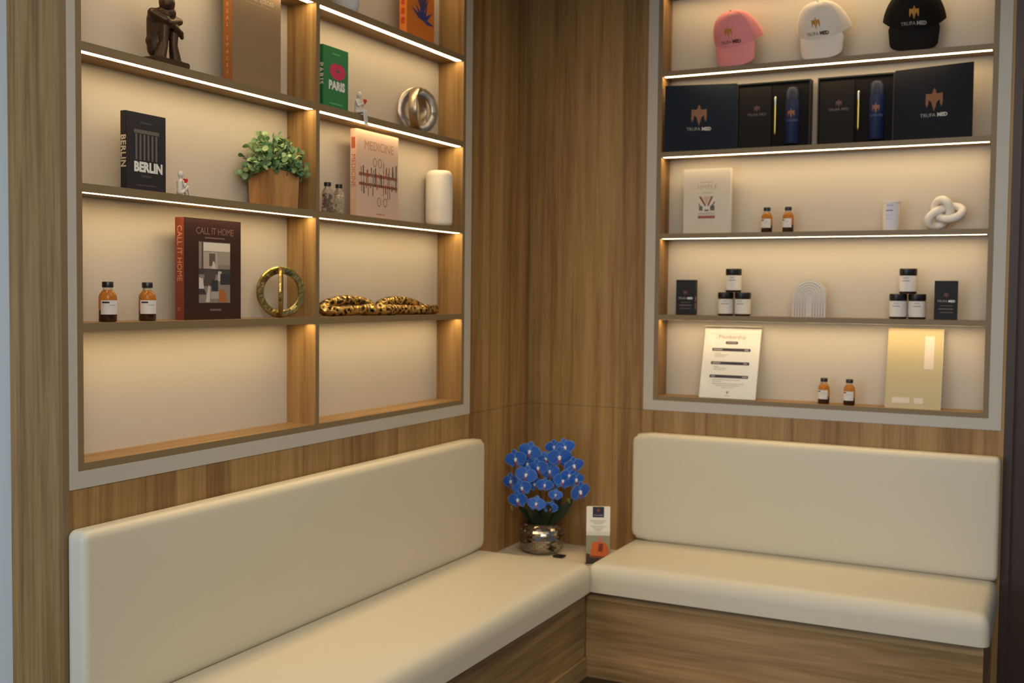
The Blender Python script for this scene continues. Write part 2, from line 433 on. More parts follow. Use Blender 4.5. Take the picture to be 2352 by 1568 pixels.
# --- CALL IT HOME
hm = book('dark brown CALL IT HOME book with a photo of a room on its cover', .2465, .300, .034, mat('maroon_cover', (52, 25, 22), .5, spec=.3), at_left(-2.1181, S3, .03), LW, spine=mat('rust_spine', (112, 46, 26), .5))
text_mb(MB(), 'CALL IT HOME', .0295, .008, .263, -.0004, scale_x=.88, spacing=.95).build('title', mat('faded_brown_ink', (120, 92, 84), .6), hm)
def colored(name, items, parent, y=-.0004):
    """flat printed picture made of coloured patches"""
    me = MB(); mats = []; idx = []
    for k, (rgb, pts) in enumerate(items):
        me.poly(pts, y-.00002*k); mats.append(rgb)
    mesh = bpy.data.meshes.new(name); mesh.from_pydata(me.v, [], me.f)
    for k, rgb in enumerate(mats):
        mm = mat('print_%d_%d_%d' % rgb, rgb, .55)
        if mm.name not in [x.name for x in mesh.materials]: mesh.materials.append(mm)
        mesh.polygons[k].material_index = [x.name for x in mesh.materials].index(mm.name)
    mesh.update(); return link(name, mesh, None, parent)
def rc(x0, z0, x1, z1): return [(x0, z0), (x1, z0), (x1, z1), (x0, z1)]
colored('cover_photo', [((130, 118, 108), rc(-.062, .050, .074, .232)), ((205, 195, 185), rc(-.042, .205, .074, .230)), ((70, 56, 50), rc(-.050, .150, -.044, .232)),
    ((165, 150, 138), rc(-.042, .150, .020, .203)), ((92, 76, 66), rc(-.018, .160, .008, .198)), ((190, 178, 170), [(-.008, .15), (.012, .15), (.006, .172), (-.002, .176)]),
    ((150, 138, 124), rc(.022, .165, .074, .204)), ((60, 52, 50), rc(-.062, .135, .074, .152)), ((70, 60, 56), [(-.045, .100), (.0, .100), (.015, .148), (-.035, .150)]),
    ((180, 170, 162), [(.018, .115), (.04, .115), (.035, .145), (.02, .145)]), ((38, 38, 46), rc(.030, .105, .074, .138)), ((34, 40, 44), rc(-.008, .085, .020, .118)),
    ((195, 185, 178), [(-.062, .090), (-.040, .090), (-.045, .122), (-.062, .126)]), ((48, 44, 44), [(-.062, .075), (-.030, .075), (-.04, .092), (-.062, .092)]),
    ((160, 148, 138), rc(-.012, .062, .024, .084)), ((188, 178, 170), [(-.034, .052), (-.016, .052), (-.014, .100), (-.022, .102)]),
    ((160, 92, 38), [(.022, .052), (.062, .052), (.050, .088), (.026, .092)])], hm)
bars(MB(), [(-.036, .05, .242, .246), (-.015, .034, .026, .032)], -.0004).build('small_print', mat('dim_brown_ink', (112, 84, 76), .6), hm)
m = MB(); text_side(m, 'CALL IT HOME', .027, .017, .195, -.2465/2-.0004, spacing=1.0, scale_x=.92); m.build('spine_title', mat('tan_ink', (190, 128, 92), .6), hm)
text_side(MB(), 'o', .02, .017, .032, -.2465/2-.0004).build('spine_mark', mat('tan_ink', (190, 128, 92), .6), hm)

# --- surreal spaces
sp = book('tall taupe book titled surreal spaces with an orange-brown lettered spine', .232, .318, .036, mat('taupe_cover', (128, 104, 76), .5), at_left(-1.9175, S1, .03), LW, spine=mat('orange_brown_spine', (142, 84, 36), .5))
text_mb(MB(), 'surreal spaces', .031, .004, .283, -.0004, scale_x=.86).build('title', mat('pale_taupe_ink', (178, 160, 138), .6), sp)
bars(MB(), [(-.055, .068, .262, .265)], -.0004).build('small_print', mat('dim_taupe_ink', (146, 124, 98), .6), sp)
m = MB(); text_side(m, 'S', .001, .02, .31, -.1164)
m = MB()
for i, ch in enumerate('SURREAL SPACES'): text_side(m, ch, .017, .018, .302-i*.0205, -.232/2-.0004, rot=0)
m.build('spine_title', mat('peach_ink', (214, 160, 110), .6), sp)

# --- orange agave book
og = book('orange book with a blue agave plant on its cover, on the top shelf', .205, .325, .034, mat('orange_cover', (206, 112, 24), .45), at_left(-.9400, S0, .03), LW, spine=mat('amber_spine', (222, 128, 52), .45))
m = MB()
def leaf_poly(x, z, ang, L, wd):
    d = (math.sin(ang), math.cos(ang)); q = (math.cos(ang), -math.sin(ang))
    return [(x, z), (x+d[0]*L*.35+q[0]*wd, z+d[1]*L*.35+q[1]*wd), (x+d[0]*L, z+d[1]*L), (x+d[0]*L*.35-q[0]*wd, z+d[1]*L*.35-q[1]*wd)]
lv = [((66, 52, 96), leaf_poly(.018, .115, a, L, .006)) for a, L in ((-.75, .085), (-.5, .11), (-.28, .125), (-.08, .135), (.14, .13), (.35, .11), (.6, .08))]
lv += [((40, 52, 120), leaf_poly(.018, .082, a, L, .009)) for a, L in ((-1.15, .10), (-.8, .085), (.0, .075), (1.0, .085), (1.62, .085), (-.4, .07), (.45, .07))]
colored('agave_print', lv, og)
m = MB(); random.seed(5)
for i in range(7): bars(m, [(0, 1, 0, 1)], 0) if False else m.add([(-.1029, .009+a, .048+i*.036+b) for a, b in ((0, 0), (.017, .002), (.015, .026), (.001, .024))], [(0, 1, 2, 3)])
m.build('spine_lettering', mat('red_spine_ink', (196, 66, 26), .5), og)

# --- MEDICINE
md = book('large pinkish MEDICINE book with surgical tools on its cover', .277, .316, .027, mat('pink_beige_cover', (204, 174, 156), .5), at_left(-1.2360, S2, .03), LW, spine=mat('pink_beige_spine', (202, 166, 144), .5))
text_mb(MB(), 'MEDICINE', .047, .008, .262, -.0004, scale_x=.92).build('title', mat('tan_title_ink', (168, 124, 92), .6), md)
random.seed(9); it = [((150, 74, 52), rc(-.122, .150, .132, .162)), ((140, 66, 46), rc(-.122, .116, .132, .126))]
for i in range(17):
    x = -.105+i*.0142; a = random.uniform(.07, .12); b2 = random.uniform(.165, .215); wv = random.choice([.0018, .003, .004]); tl = random.uniform(-.006, .006)
    c = random.choice([(96, 84, 78), (70, 62, 60), (120, 108, 98), (150, 78, 54)])
    it.append((c, [(x-wv, a), (x+wv, a), (x+wv+tl, b2), (x-wv+tl, b2)]))
for i in range(5):
    x = -.1+i*.05; it.append(((200, 172, 150), [(x+.008*math.cos(k*PI/4), .14+.013*math.sin(k*PI/4)) for k in range(8)]))
colored('tool_print', it, md)
m = MB()
for cx, cz in ((-.022, .205), (.012, .205), (.008, .062), (.048, .062)):
    for k in range(14):
        a0, a1 = 2*PI*k/14, 2*PI*(k+1)/14
        m.poly([(cx+.013*math.cos(a0), cz+.017*math.sin(a0)), (cx+.013*math.cos(a1), cz+.017*math.sin(a1)), (cx+.010*math.cos(a1), cz+.014*math.sin(a1)), (cx+.010*math.cos(a0), cz+.014*math.sin(a0))], -.0009)
m.build('scissor_handle_print', mat('grey_brown_ink', (132, 118, 104), .6), md)
m = MB(); text_side(m, 'MEDICINE', .026, .0135, .165, -.277/2-.0004, scale_x=1.02); m.build('spine_title', mat('tan_spine_ink', (150, 92, 66), .6), md)
bars(MB(), [], 0); m = MB(); m.add([(-.1389, .005, .245), (-.1389, .022, .245), (-.1389, .022, .285), (-.1389, .005, .285)], [(0, 1, 2, 3)]); m.build('spine_patch', mat('rust_patch', (160, 84, 52), .5), md)
bars(MB(), [(-.01, .05, .014, .018)], -.0004).build('small_print', mat('tan_title_ink', (168, 124, 92), .6), md)

# --- SIMPLE
sm = book('white book with a small room photo and the title SIMPLE, on the right shelving', .211, .284, .030, mat('white_cover', (196, 186, 172), .55), at_right(.847, S2, .035), RW)
text_mb(MB(), 'SIMPLE', .024, 0, .203, -.0004, scale_x=1.15, spacing=1.15).build('title', mat('faint_grey_ink', (150, 138, 122), .6), sm)
bars(MB(), [(-.028, .03, .222, .226), (-.02, .028, .176, .180)], -.0004).build('small_print', mat('fainter_ink', (172, 160, 144), .6), sm)
colored('cover_photo', [((198, 190, 178), rc(-.038, .066, .038, .162)), ((112, 66, 50), [(-.036, .162), (-.024, .162), (-.002, .122), (-.008, .118)]), ((112, 66, 50), [(.018, .162), (.030, .162), (.008, .118), (.003, .122)]),
    ((185, 150, 132), [(-.018, .162), (.013, .162), (.002, .124), (-.001, .124)]), ((120, 84, 66), [(-.038, .135), (-.022, .118), (-.026, .114), (-.038, .128)]), ((120, 84, 66), [(.036, .142), (.022, .124), (.028, .120), (.038, .134)]),
    ((88, 92, 80), rc(-.034, .100, -.018, .120)), ((78, 78, 68), rc(.016, .100, .036, .122)), ((66, 56, 52), rc(-.010, .098, .010, .104)), ((170, 165, 150), rc(-.038, .082, .038, .092)), ((140, 68, 52), rc(-.038, .066, .038, .078))], sm)

# --- amber bottles
AMBER = mat('amber_glass', (220, 146, 58), .10, Transmission_Weight=.75, IOR=1.3)
SYRUP = mat('dark_syrup', (48, 24, 14), .2)
LABELM = mat('white_label', (205, 200, 194), .6)
CLEAR = mat('clear_glass', (235, 228, 215), .06, Transmission_Weight=.92, IOR=1.3)
def bottle(label, loc, rotz, lab_rot, group=None):
    t = thing('amber_bottle', label, 'bottle', loc, rotz, group)
    MB().lathe([(0, .0305), (.0232, .0305), (.0235, .034), (.0235, .066), (.0215, .074), (.0165, .081), (.0128, .085), (0, .085)], 28).build('glass_body', AMBER, t, smooth='auto')
    MB().lathe([(.0125, .085), (.0118, .087), (.0118, .094), (.0, .094)], 20).build('neck', CLEAR, t, smooth='auto')
    MB().lathe([(0, 0), (.021, 0), (.0233, .003), (.0235, .0302), (0, .0302)], 28).build('liquid', SYRUP, t, smooth='auto')
    MB().lathe([(0, .0925), (.0145, .0925), (.0148, .095), (.0148, .1065), (.0138, .108), (0, .108)], 24).build('cap', BLACK, t, smooth='auto')
    a = -PI/2+lab_rot
    lb = MB().lathe([(.0239, .020), (.0239, .058)], 20, a-1.15, a+1.15).build('label', LABELM, t, smooth=True)
    m = MB(); m.lathe([(.0242, .050), (.0242, .0545)], 8, a-.95, a-.15); m.build('label_print', INK, lb)
    m = MB(); m.lathe([(.0242, .044), (.0242, .0455)], 8, a-.2, a+.6); m.build('label_small_print', GREYINK, lb)
    return t
proto = bottle('amber bottle nearest the left end of the left shelving', at_left(-2.5145, S3, .042), 0, 1.15, 'small amber bottles')
dup(proto, at_left(-2.3720, S3, .042), -.12, 'amber bottle just left of the brown CALL IT HOME book')
proto2 = bottle('amber bottle beside the white SIMPLE book, left of its pair', at_right(1.1105, S2), 0, -.15, 'small amber bottles')
dup(proto2, at_right(1.2015, S2), -.15, 'amber bottle right of its pair, on the shelf with the white knot')
dup(proto2, at_right(1.3670, S4), -.1, 'amber bottle on the lowest right shelf, nearer the menu sign')
dup(proto2, at_right(1.4730, S4, .04), -.05, 'amber bottle on the lowest right shelf, nearer the cream folder')

# --- small jars of capsules
def capsule_jar(label, loc, c1, c2, seed):
    random.seed(seed); t = thing('capsule_jar', label, 'jar', loc, 0, 'small glass jars of capsules')
    MB().lathe([(0, 0), (.018, 0), (.020, .003), (.020, .070), (.017, .080), (.010, .088), (.010, .094), (0, .094)], 24).build('glass_body', CLEAR, t, smooth='auto')
    MB().lathe([(0, .094), (.0125, .094), (.0125, .107), (0, .107)], 20).build('lid', BLACK, t, smooth='auto')
    m = MB()
    for i in range(46):
        a = random.uniform(0, 2*PI); r = random.uniform(.003, .0135); z = .005+.062*i/46
        d = Vector((random.gauss(0, 1), random.gauss(0, 1), random.gauss(0, .6))).normalized()*.0042; c = Vector((r*math.cos(a), r*math.sin(a), z))
        cap_tube(m, c-d, c+d, .003, .003, 1)
    o = m.build('capsules', mat(c1, c2, .35), t, smooth=True); o['kind'] = 'stuff'; return t
capsule_jar('small glass jar of brown capsules next to the divider', at_left(-1.5310, S2, .042), 'brown_capsule', (120, 74, 42), 1)
capsule_jar('small glass jar of pale capsules beside the MEDICINE book', at_left(-1.4560, S2, .048), 'pale_capsule', (214, 200, 176), 2)

# --- supplement jars
def supp_jar(label, loc, rotz, group):
    t = thing('supplement_jar', label, 'jar', loc, rotz, group)
    MB().lathe([(0, 0), (.031, 0), (.034, .004), (.034, .074), (.031, .077), (0, .077)], 32).build('jar_body', mat('dark_amber_jar', (40, 24, 22), .2), t, smooth='auto')
    MB().lathe([(0, .0772), (.0335, .0772), (.0345, .080), (.0345, .100), (.0325, .1025), (0, .1025)], 32).build('lid', BLACK, t, smooth='auto')
    lb = MB().lathe([(.0344, .009), (.0344, .073)], 28, -PI/2-1.9, -PI/2+1.9).build('label', mat('jar_label_white', (208, 202, 196), .55), t, smooth=True)
    m = MB(); m.lathe([(.0347, .060), (.0347, .0675)], 8, -PI/2-.35, -PI/2+.25); m.lathe([(.0347, .036), (.0347, .0372)], 8, -PI/2-.2, -PI/2+.15); m.build('label_small_print', mat('pale_label_ink', (180, 174, 172), .6), lb)
    m = MB(); m.lathe([(.0347, .0505), (.0347, .0535)], 10, -PI/2-.5, -PI/2+.4); m.build('label_print', mat('label_grey_ink', (120, 112, 112), .6), lb)
    m = MB(); m.lathe([(.0347, .013), (.0347, .019)], 4, -PI/2-1.25, -PI/2-1.1); m.build('label_dot', mat('label_dot_ink', (90, 60, 60), .6), lb)
    return t
j = supp_jar('black-lidded jar on top of the pyramid left of the arch', at_right(.9700, S3+.1030), .12, 'supplement jars left of the arch')
dup(j, at_right(.9365, S3), .22, 'black-lidded jar at the lower left of the pyramid nearest the corner')
dup(j, at_right(1.0125, S3), -.1, 'black-lidded jar at the lower right of the pyramid nearest the corner')
dup(j, at_right(1.6930, S3+.1030), -.1, 'black-lidded jar on top of the pyramid right of the arch', 'supplement jars right of the arch')
dup(j, at_right(1.6560, S3), -.05, 'black-lidded jar at the lower left of the pyramid right of the arch', 'supplement jars right of the arch')
dup(j, at_right(1.7300, S3), .1, 'black-lidded jar at the lower right of the pyramid, next to the black box', 'supplement jars right of the arch')

# --- black boxes
def black_box(label, loc, rotz):
    t = thing('product_box', label, 'box', loc, rotz, 'black product boxes')
    MB().box(-.0435, .0435, 0, .034, 0, .156).build('carton', BLACKCARD, t)
    text_mb(MB(), 'TRUFA', .0125, -.014, .074, -.0004).build('lettering', mat('soft_white_ink', (160, 156, 150), .6), t)
    text_mb(MB(), 'MED', .0125, .021, .074, -.0004, bold=.04).build('bold_lettering', WHITEINK, t)
    emblem(MB(), .017, 0, .098, -.0004).build('emblem', mat('dim_copper', (92, 54, 38), .5), t)
    bars(MB(), [(-.028, .027, .041, .045), (-.024, .026, .028, .0305), (-.022, .024, .055, .057)], -.0004).build('small_print', mat('dim_print', (100, 92, 90), .6), t)
    m = MB(); m.box(.0436, .0440, .004, .016, .026, .054); m.box(.0436, .0440, .004, .016, .062, .082); m.build('side_label', mat('side_label_white', (150, 140, 130), .6), t)
    return t
bb = black_box('black box at the left end of the jar shelf', at_right(.7560, S3, .04), 0)
dup(bb, at_right(1.8410, S3, .03), .12, 'black box at the right end of the jar shelf')

# --- white arch, knot, canister, vase
t = thing('arch_ornament', 'white rainbow-arch ornament between the two jar pyramids', 'ornament', at_right(1.2960, S3, .05), .03)
def arch_pts(w, h, n=18): return [(-w/2, 0), (w/2, 0)]+[(w/2*math.cos(PI*i/n), h-w/2+w/2*math.sin(PI*i/n)) for i in range(n+1)]
MB().prism(arch_pts(.140, .160), 0, .034).build('arch_body', mat('chalk_white', (190, 184, 178), .7), t)
m = MB()
for k in range(1, 6):
    ww = .140-k*.022; hh = .160-k*.011
    pts = [(ww/2, 0.003, )]+[]
    path = [Vector((ww/2, .0012, .003))]+[Vector((ww/2*math.cos(PI*i/18), .0012, hh-ww/2+ww/2*math.sin(PI*i/18))) for i in range(19)]+[Vector((-ww/2, .0012, .003))]
    m.tube(path, .0026, 6)
m.build('relief_ribs', mat('chalk_white', (190, 184, 178), .7), t, smooth=True)

m = MB(); pts = []
for i in range(90):
    a = 2*PI*i/90
    pts.append(Vector(((math.sin(a)+2*math.sin(2*a))*.0242, -(math.sin(3*a))*.020, (math.cos(a)-2*math.cos(2*a))*.0180)))
m.tube(pts, .0165, 14, closed=True)
Rk = Matrix.Rotation(math.radians(158), 3, 'Y'); m.v = [tuple(Rk @ Vector(v)) for v in m.v]
zmin = min(v[2] for v in m.v); m.v = [(x, y, z-zmin) for x, y, z in m.v]
o = m.build('knot_ornament', CERAMIC, smooth=True); o.location = at_right(1.822, S2, .052); o.rotation_euler = (0, 0, -.15)
tag(o, 'white knotted clay ornament at the right end of its shelf', 'ornament')

t = thing('canister', 'white lidded canister with a pale label, beside the white knot', 'container', at_right(1.6205, S2), 0)
MB().lathe([(0, 0), (.033, 0), (.034, .002), (.034, .112), (0, .112)], 32).build('canister_body', CERAMIC, t, smooth='auto')
MB().lathe([(0, .1122), (.0365, .1122), (.0368, .119), (.0, .120)], 32).build('lid', CERAMIC, t, smooth='auto')
lb = MB().lathe([(.0344, .004), (.0344, .109)], 20, -PI/2-.55, -PI/2+1.0).build('label', mat('lilac_white_label', (200, 200, 210), .6), t, smooth=True)
m = MB(); m.lathe([(.0347, .078), (.0347, .083)], 8, -PI/2-.5, -PI/2+.3); m.build('label_print', mat('label_grey_ink', (120, 112, 112), .6), lb)
m = MB(); m.lathe([(.0347, .098), (.0347, .104)], 8, -PI/2-.4, -PI/2+.35); m.lathe([(.0347, .060), (.0347, .062)], 8, -PI/2-.5, -PI/2+.3); m.lathe([(.0347, .046), (.0347, .048)], 8, -PI/2-.4, -PI/2+.2); m.build('label_small_print', mat('lilac_ink', (168, 165, 178), .6), lb)

m = MB(); rv, hv = .0555, .229
pr = [(0, 0), (.030, 0)]+[(rv-.018+.018*math.sin(a), .022-.022*math.cos(a)) for a in [PI/2*i/6 for i in range(2, 7)]]+[(rv+.001, hv/2)]+[(rv-.020+.020*math.cos(a), hv-.026+.026*math.sin(a)) for a in [PI/2*i/6 for i in range(0, 6)]]+[(.030, hv), (.028, hv-.006), (0, hv-.02)]
o = m.lathe(pr, 40).build('vase', CERAMIC, smooth=True); o.location = at_left(-.7450, S2, .056); tag(o, 'plain white cylindrical vase with rounded shoulders, right of the MEDICINE book', 'vase')
m = MB(); pr = [(0, 0), (.030, 0), (.046, .02), (.052, .07), (.050, .12), (.032, .18), (.022, .23), (.026, .25), (0, .25)]
o = m.lathe(pr, 36).build('vase', mat('pale_blue_ceramic', (196, 204, 206), .35), smooth=True); o.location = at_left(-1.405, S0, .058); tag(o, 'pale bluish vase cut off by the top of the picture', 'vase')

# --- ring sculptures
def ring_band(mb, ro, ri, half, ang, z, hammered=0.0, seg=56, squash=1.0):
    """flat upright annulus whose plane runs along the direction ang (from local x)"""
    u = Vector((math.cos(ang), math.sin(ang), 0)); n = Vector((-math.sin(ang), math.cos(ang), 0)); vs = []; fs = []
    prof = [(ri, -half*.5), (ri+(ro-ri)*.15, -half), (ro-(ro-ri)*.15, -half), (ro, -half*.5), (ro, half*.5), (ro-(ro-ri)*.15, half), (ri+(ro-ri)*.15, half), (ri, half*.5)]
    for i in range(seg):
        a = 2*PI*i/seg; w_ = 1+hammered*noise.noise(Vector((math.cos(a)*3, math.sin(a)*3, ro*40)))
        for r, h in prof:
            rr = ri+(r-ri)*w_ if r > ri else r-(w_-1)*.01
            vs.append(u*(rr*math.cos(a))+n*h*w_+Vector((0, 0, z+rr*math.sin(a)*squash)))
    k = len(prof)
    for i in range(seg):
        j = (i+1) % seg
        for q in range(k): fs.append((i*k+q, i*k+(q+1) % k, j*k+(q+1) % k, j*k+q))
    mb.add(vs, fs)
# local x = world +y on the left wall, local -y = world +x
hammer = bpy.data.materials['hammered_silver'].node_tree
def add_bump(name, scale, strength):
    nt = bpy.data.materials[name].node_tree; v = nt.nodes.new('ShaderNodeTexVoronoi'); v.inputs['Scale'].default_value = scale
    b_ = nt.nodes.new('ShaderNodeBump'); b_.inputs['Strength'].default_value = strength; b_.inputs['Distance'].default_value = .004
    tc = nt.nodes.new('ShaderNodeTexCoord'); nt.links.new(tc.outputs['Object'], v.inputs['Vector']); nt.links.new(v.outputs['Distance'], b_.inputs['Height'])
    nt.links.new(b_.outputs[0], nt.nodes['Principled BSDF'].inputs['Normal'])
add_bump('hammered_silver', 45, .25); add_bump('antique_gold', 90, .35)
t = thing('ring_sculpture', 'gold ornament of crossed rings, right of the CALL IT HOME book', 'sculpture', at_left(-1.772, S3, .052), LW)
for nm, an in (('front_ring', math.radians(-30)), ('cross_ring', math.radians(37))):
    m = MB(); ring_band(m, .0845, .060, .006, an, .0845, .1); m.build(nm, GOLD, t, smooth='auto')
t = thing('ring_sculpture', 'silver hammered ornament of crossed rings beside the seated figure', 'sculpture', at_left(-.918, S1, .054), LW)
for nm, an in (('front_ring', math.radians(-33)), ('cross_ring', math.radians(17))):
    m = MB(); ring_band(m, .090, .056 if nm == 'front_ring' else .072, .007 if nm == 'front_ring' else .016, an, .090, .12); m.build(nm, SILVER, t, smooth='auto')

# --- gold link chain
for nm in ('gold_chain_metal',):
    mg = mat(nm, (186, 146, 66), .3, 1.0); nt = mg.node_tree; v = nt.nodes.new('ShaderNodeTexVoronoi'); v.inputs['Scale'].default_value = 62
    tc = nt.nodes.new('ShaderNodeTexCoord'); nt.links.new(tc.outputs['Object'], v.inputs['Vector'])
    cr = nt.nodes.new('ShaderNodeValToRGB'); cr.color_ramp.elements[0].position = .36; cr.color_ramp.elements[0].color = lin((40, 22, 8)); cr.color_ramp.elements[1].position = .50; cr.color_ramp.elements[1].color = lin((190, 160, 96))
    bpc = nt.nodes.new('ShaderNodeBump'); bpc.inputs['Strength'].default_value = .8; bpc.inputs['Distance'].default_value = .006; nt.links.new(v.outputs['Distance'], bpc.inputs['Height']); nt.links.new(bpc.outputs[0], nt.nodes['Principled BSDF'].inputs['Normal'])
    nt.links.new(v.outputs['Distance'], cr.inputs[0]); nt.links.new(cr.outputs[0], nt.nodes['Principled BSDF'].inputs['Base Color'])
t = thing('chain_ornament', 'chunky gold link chain lying along the shelf below the MEDICINE book', 'ornament', at_left(-1.152, S3, .058), LW)
lk = [(-.225, .038, .10, .150, 1.25, .026), (-.035, .021, 0, .105, .1, .030), (.135, .040, -.05, .150, 1.2, .026), (.262, .021, 0, .112, .1, .030)]
for i, (cx, cz, tilt, a, roll, bw) in enumerate(lk):
    m = MB(); pts = []
    for k in range(40):
        q = 2*PI*k/40; p = Vector((a*math.cos(q), bw*math.sin(q), -.012*math.cos(q)**2*(1 if i % 2 == 0 else 0)))
        p = Matrix.Rotation(roll*.6, 3, 'X') @ p; p = Matrix.Rotation(-tilt*.35, 3, 'Y') @ p
        pts.append(p+Vector((cx, 0, cz)))
    m.tube(pts, .0185, 14, closed=True)
    zm = min(v[2] for v in m.v); 
    if i in (0, 1, 2, 3): m.v = [(x, y, z-zm) for x, y, z in m.v]
    elif zm < 0: m.v = [(x, y, z-zm) for x, y, z in m.v]
    m.build('link', MATS['gold_chain_metal'], t, smooth=True)

# --- potted plant
random.seed(3)
t = thing('potted_plant', 'bushy green artificial plant in a tan wooden pot', 'plant', at_left(-1.8060, S2, .052), LW)
m = MB(); a = [(-.078, -.040), (.078, -.040), (.078, .044), (-.078, .044)]; vs = [(x*.94, y*.94, 0) for x, y in a]+[(x, y, .118) for x, y in a]
vs += [(x*.9, y*.86, .118) for x, y in a]+[(x*.88, y*.84, .106) for x, y in a]
m.add(vs, [(0, 3, 2, 1)]+[(i, (i+1) % 4, (i+1) % 4+4, i+4) for i in range(4)]+[(i+4, (i+1) % 4+4, (i+1) % 4+8, i+8) for i in range(4)]+[(i+8, (i+1) % 4+8, (i+1) % 4+12, i+12) for i in range(4)]+[(12, 13, 14, 15)])
m.build('pot', wood('pot_wood', (142, 100, 58), (170, 124, 74), (186, 140, 88), (20, 20, 3)), t)
st = MB(); lf1 = MB(); lf2 = MB()
def small_leaf(mb, p, d, s):
    d = d.normalized(); x = d.cross(Vector((random.gauss(0, 1), random.gauss(0, 1), random.gauss(0, 1)))).normalized(); nrm = x.cross(d).normalized()
    ring_ = [(0, 0, 0), (.30, .38, .08), (.62, .50, .10), (.92, .34, .02), (1.05, 0, -.04), (.92, -.34, .02), (.62, -.50, .10), (.30, -.38, .08)]
    vs = [p+d*(a*s)+x*(b*s)+nrm*(c*s) for a, b, c in ring_]+[p+d*(.55*s)-nrm*.05*s]
    mb.add(vs, [(8, i, (i+1) % 8) for i in range(8)])
for i in range(135):
    az = random.uniform(0, 2*PI); el = math.asin(random.uniform(-.12, .99)); rad = random.uniform(.80, 1.0)
    tip = Vector((math.cos(az)*math.cos(el)*.150*rad, math.sin(az)*math.cos(el)*.068*rad, .118+math.sin(el)*.122*rad))
    if i % 7 == 0: tip.z = random.uniform(.09, .13); tip.x = math.copysign(random.uniform(.09, .125), tip.x)
    tip.x = min(tip.x, .128)
    root = Vector((tip.x*.25, tip.y*.2, .106)); mid = root.lerp(tip, .5)+Vector((0, 0, .025))
    P = [root.lerp(mid, k/4).lerp(mid.lerp(tip, k/4), k/4) for k in range(5)]
    st.tube(P, .0011, 5)
    for k in range(7):
        f = .35+.65*k/6; q = root.lerp(mid, f).lerp(mid.lerp(tip, f), f)
        dd_ = (tip-root).normalized()*.35+Vector((random.gauss(0, 1), random.gauss(0, 1), random.gauss(.2, .8))).normalized()
        s = random.uniform(.015, .023); 
        e_ = q+dd_.normalized()*s
        if e_.y > .060: continue
        small_leaf(lf1 if random.random() < .65 else lf2, q, dd_, s)
st.build('stems', mat('stem_green', (84, 98, 48), .6), t)
lf1.build('foliage', mat('sage_leaf', (142, 168, 112), .5), t, smooth=True)
lf2.build('darker_foliage', mat('deep_leaf', (84, 124, 84), .5), t, smooth=True)

# --- little seated figures and the bronze sculpture
FIGW = mat('white_figure', (196, 192, 186), .45); RED = mat('red_heart', (196, 34, 28), .4)
def heart(mb, c, s):
    pts = []
    for i in range(24):
        a = 2*PI*i/24; pts.append((c[0]+s*.030*16*math.sin(a)**3/16, c[2]+s*.030*(13*math.cos(a)-5*math.cos(2*a)-2*math.cos(3*a)-math.cos(4*a))/16))
    mb.prism(pts, c[1]-.005*s, c[1]+.005*s); return mb
# figure sitting on the shelf with knees drawn up (local x = right, -y = towards the room)
t = thing('heart_figurine', 'small white seated figurine holding a red heart, beside the black BERLIN book', 'figurine', at_left(-2.2450, S2, .030), LW, 'white figurines holding red hearts')
m = MB()
cap_tube(m, (-.012, 0, .010), (-.010, 0, .038), .0085, .0095); cap_tube(m, (-.010, 0, .040), (-.010, 0, .050), .004, .004); m.ball((-.008, 0, .0605), .0098, sc=(.85, .9, 1.1))
for s in (-1, 1):
    cap_tube(m, (-.010, s*.007, .008), (.012, s*.007, .026 if s < 0 else .018), .0055, .0045); cap_tube(m, (.012, s*.007, .026 if s < 0 else .018), (.020, s*.007, .004), .0042, .003); cap_tube(m, (.020, s*.007, .003), (.027, s*.007, .0032), .003, .0025)
    cap_tube(m, (-.010, s*.0105, .041), (-.006, s*.013, .026), .0035, .003); cap_tube(m, (-.006, s*.013, .026), (.007, s*.004, .036), .003, .0026)
link('figure_body', remeshed(m, 'figure_body', .0011, 3), FIGW, t)
h = MB(); heart(h, (.011, 0, .044), .30); h.build('red_heart', RED, t)
# figure on the shelf edge, legs hanging
t = thing('heart_figurine', 'white figurine with a red heart, legs dangling over the shelf edge by PARIS', 'figurine', (0, -1.3950, S1+.0004), LW, 'white figurines holding red hearts')
m = MB()
cap_tube(m, (-.004, .012, .0095), (-.002, .010, .044), .009, .0105); cap_tube(m, (-.001, .009, .046), (0, .008, .058), .0045, .0045); m.ball((.001, .006, .068), .011, sc=(.85, .9, 1.15))
for s in (-1, 1):
    kx = .012+s*.006; cap_tube(m, (s*.007, .010, .0085), (kx, -.011, .0115), .0068, .0055); cap_tube(m, (kx, -.0115, .0105), (kx+.006, -.013, -.032), .0052, .0035); cap_tube(m, (kx+.006, -.0135, -.034), (kx+.010, -.021, -.041), .0034, .0028)
    cap_tube(m, (s*.012, .009, .046), (s*.014+.002, .0, .028), .0040, .0034); cap_tube(m, (s*.014+.002, .0, .028), (.008+s*.004, -.010, .038), .0034, .0028)
link('figure_body', remeshed(m, 'figure_body', .0012, 3), FIGW, t)
h = MB(); heart(h, (.011, -.013, .046), .32); h.build('red_heart', RED, t)

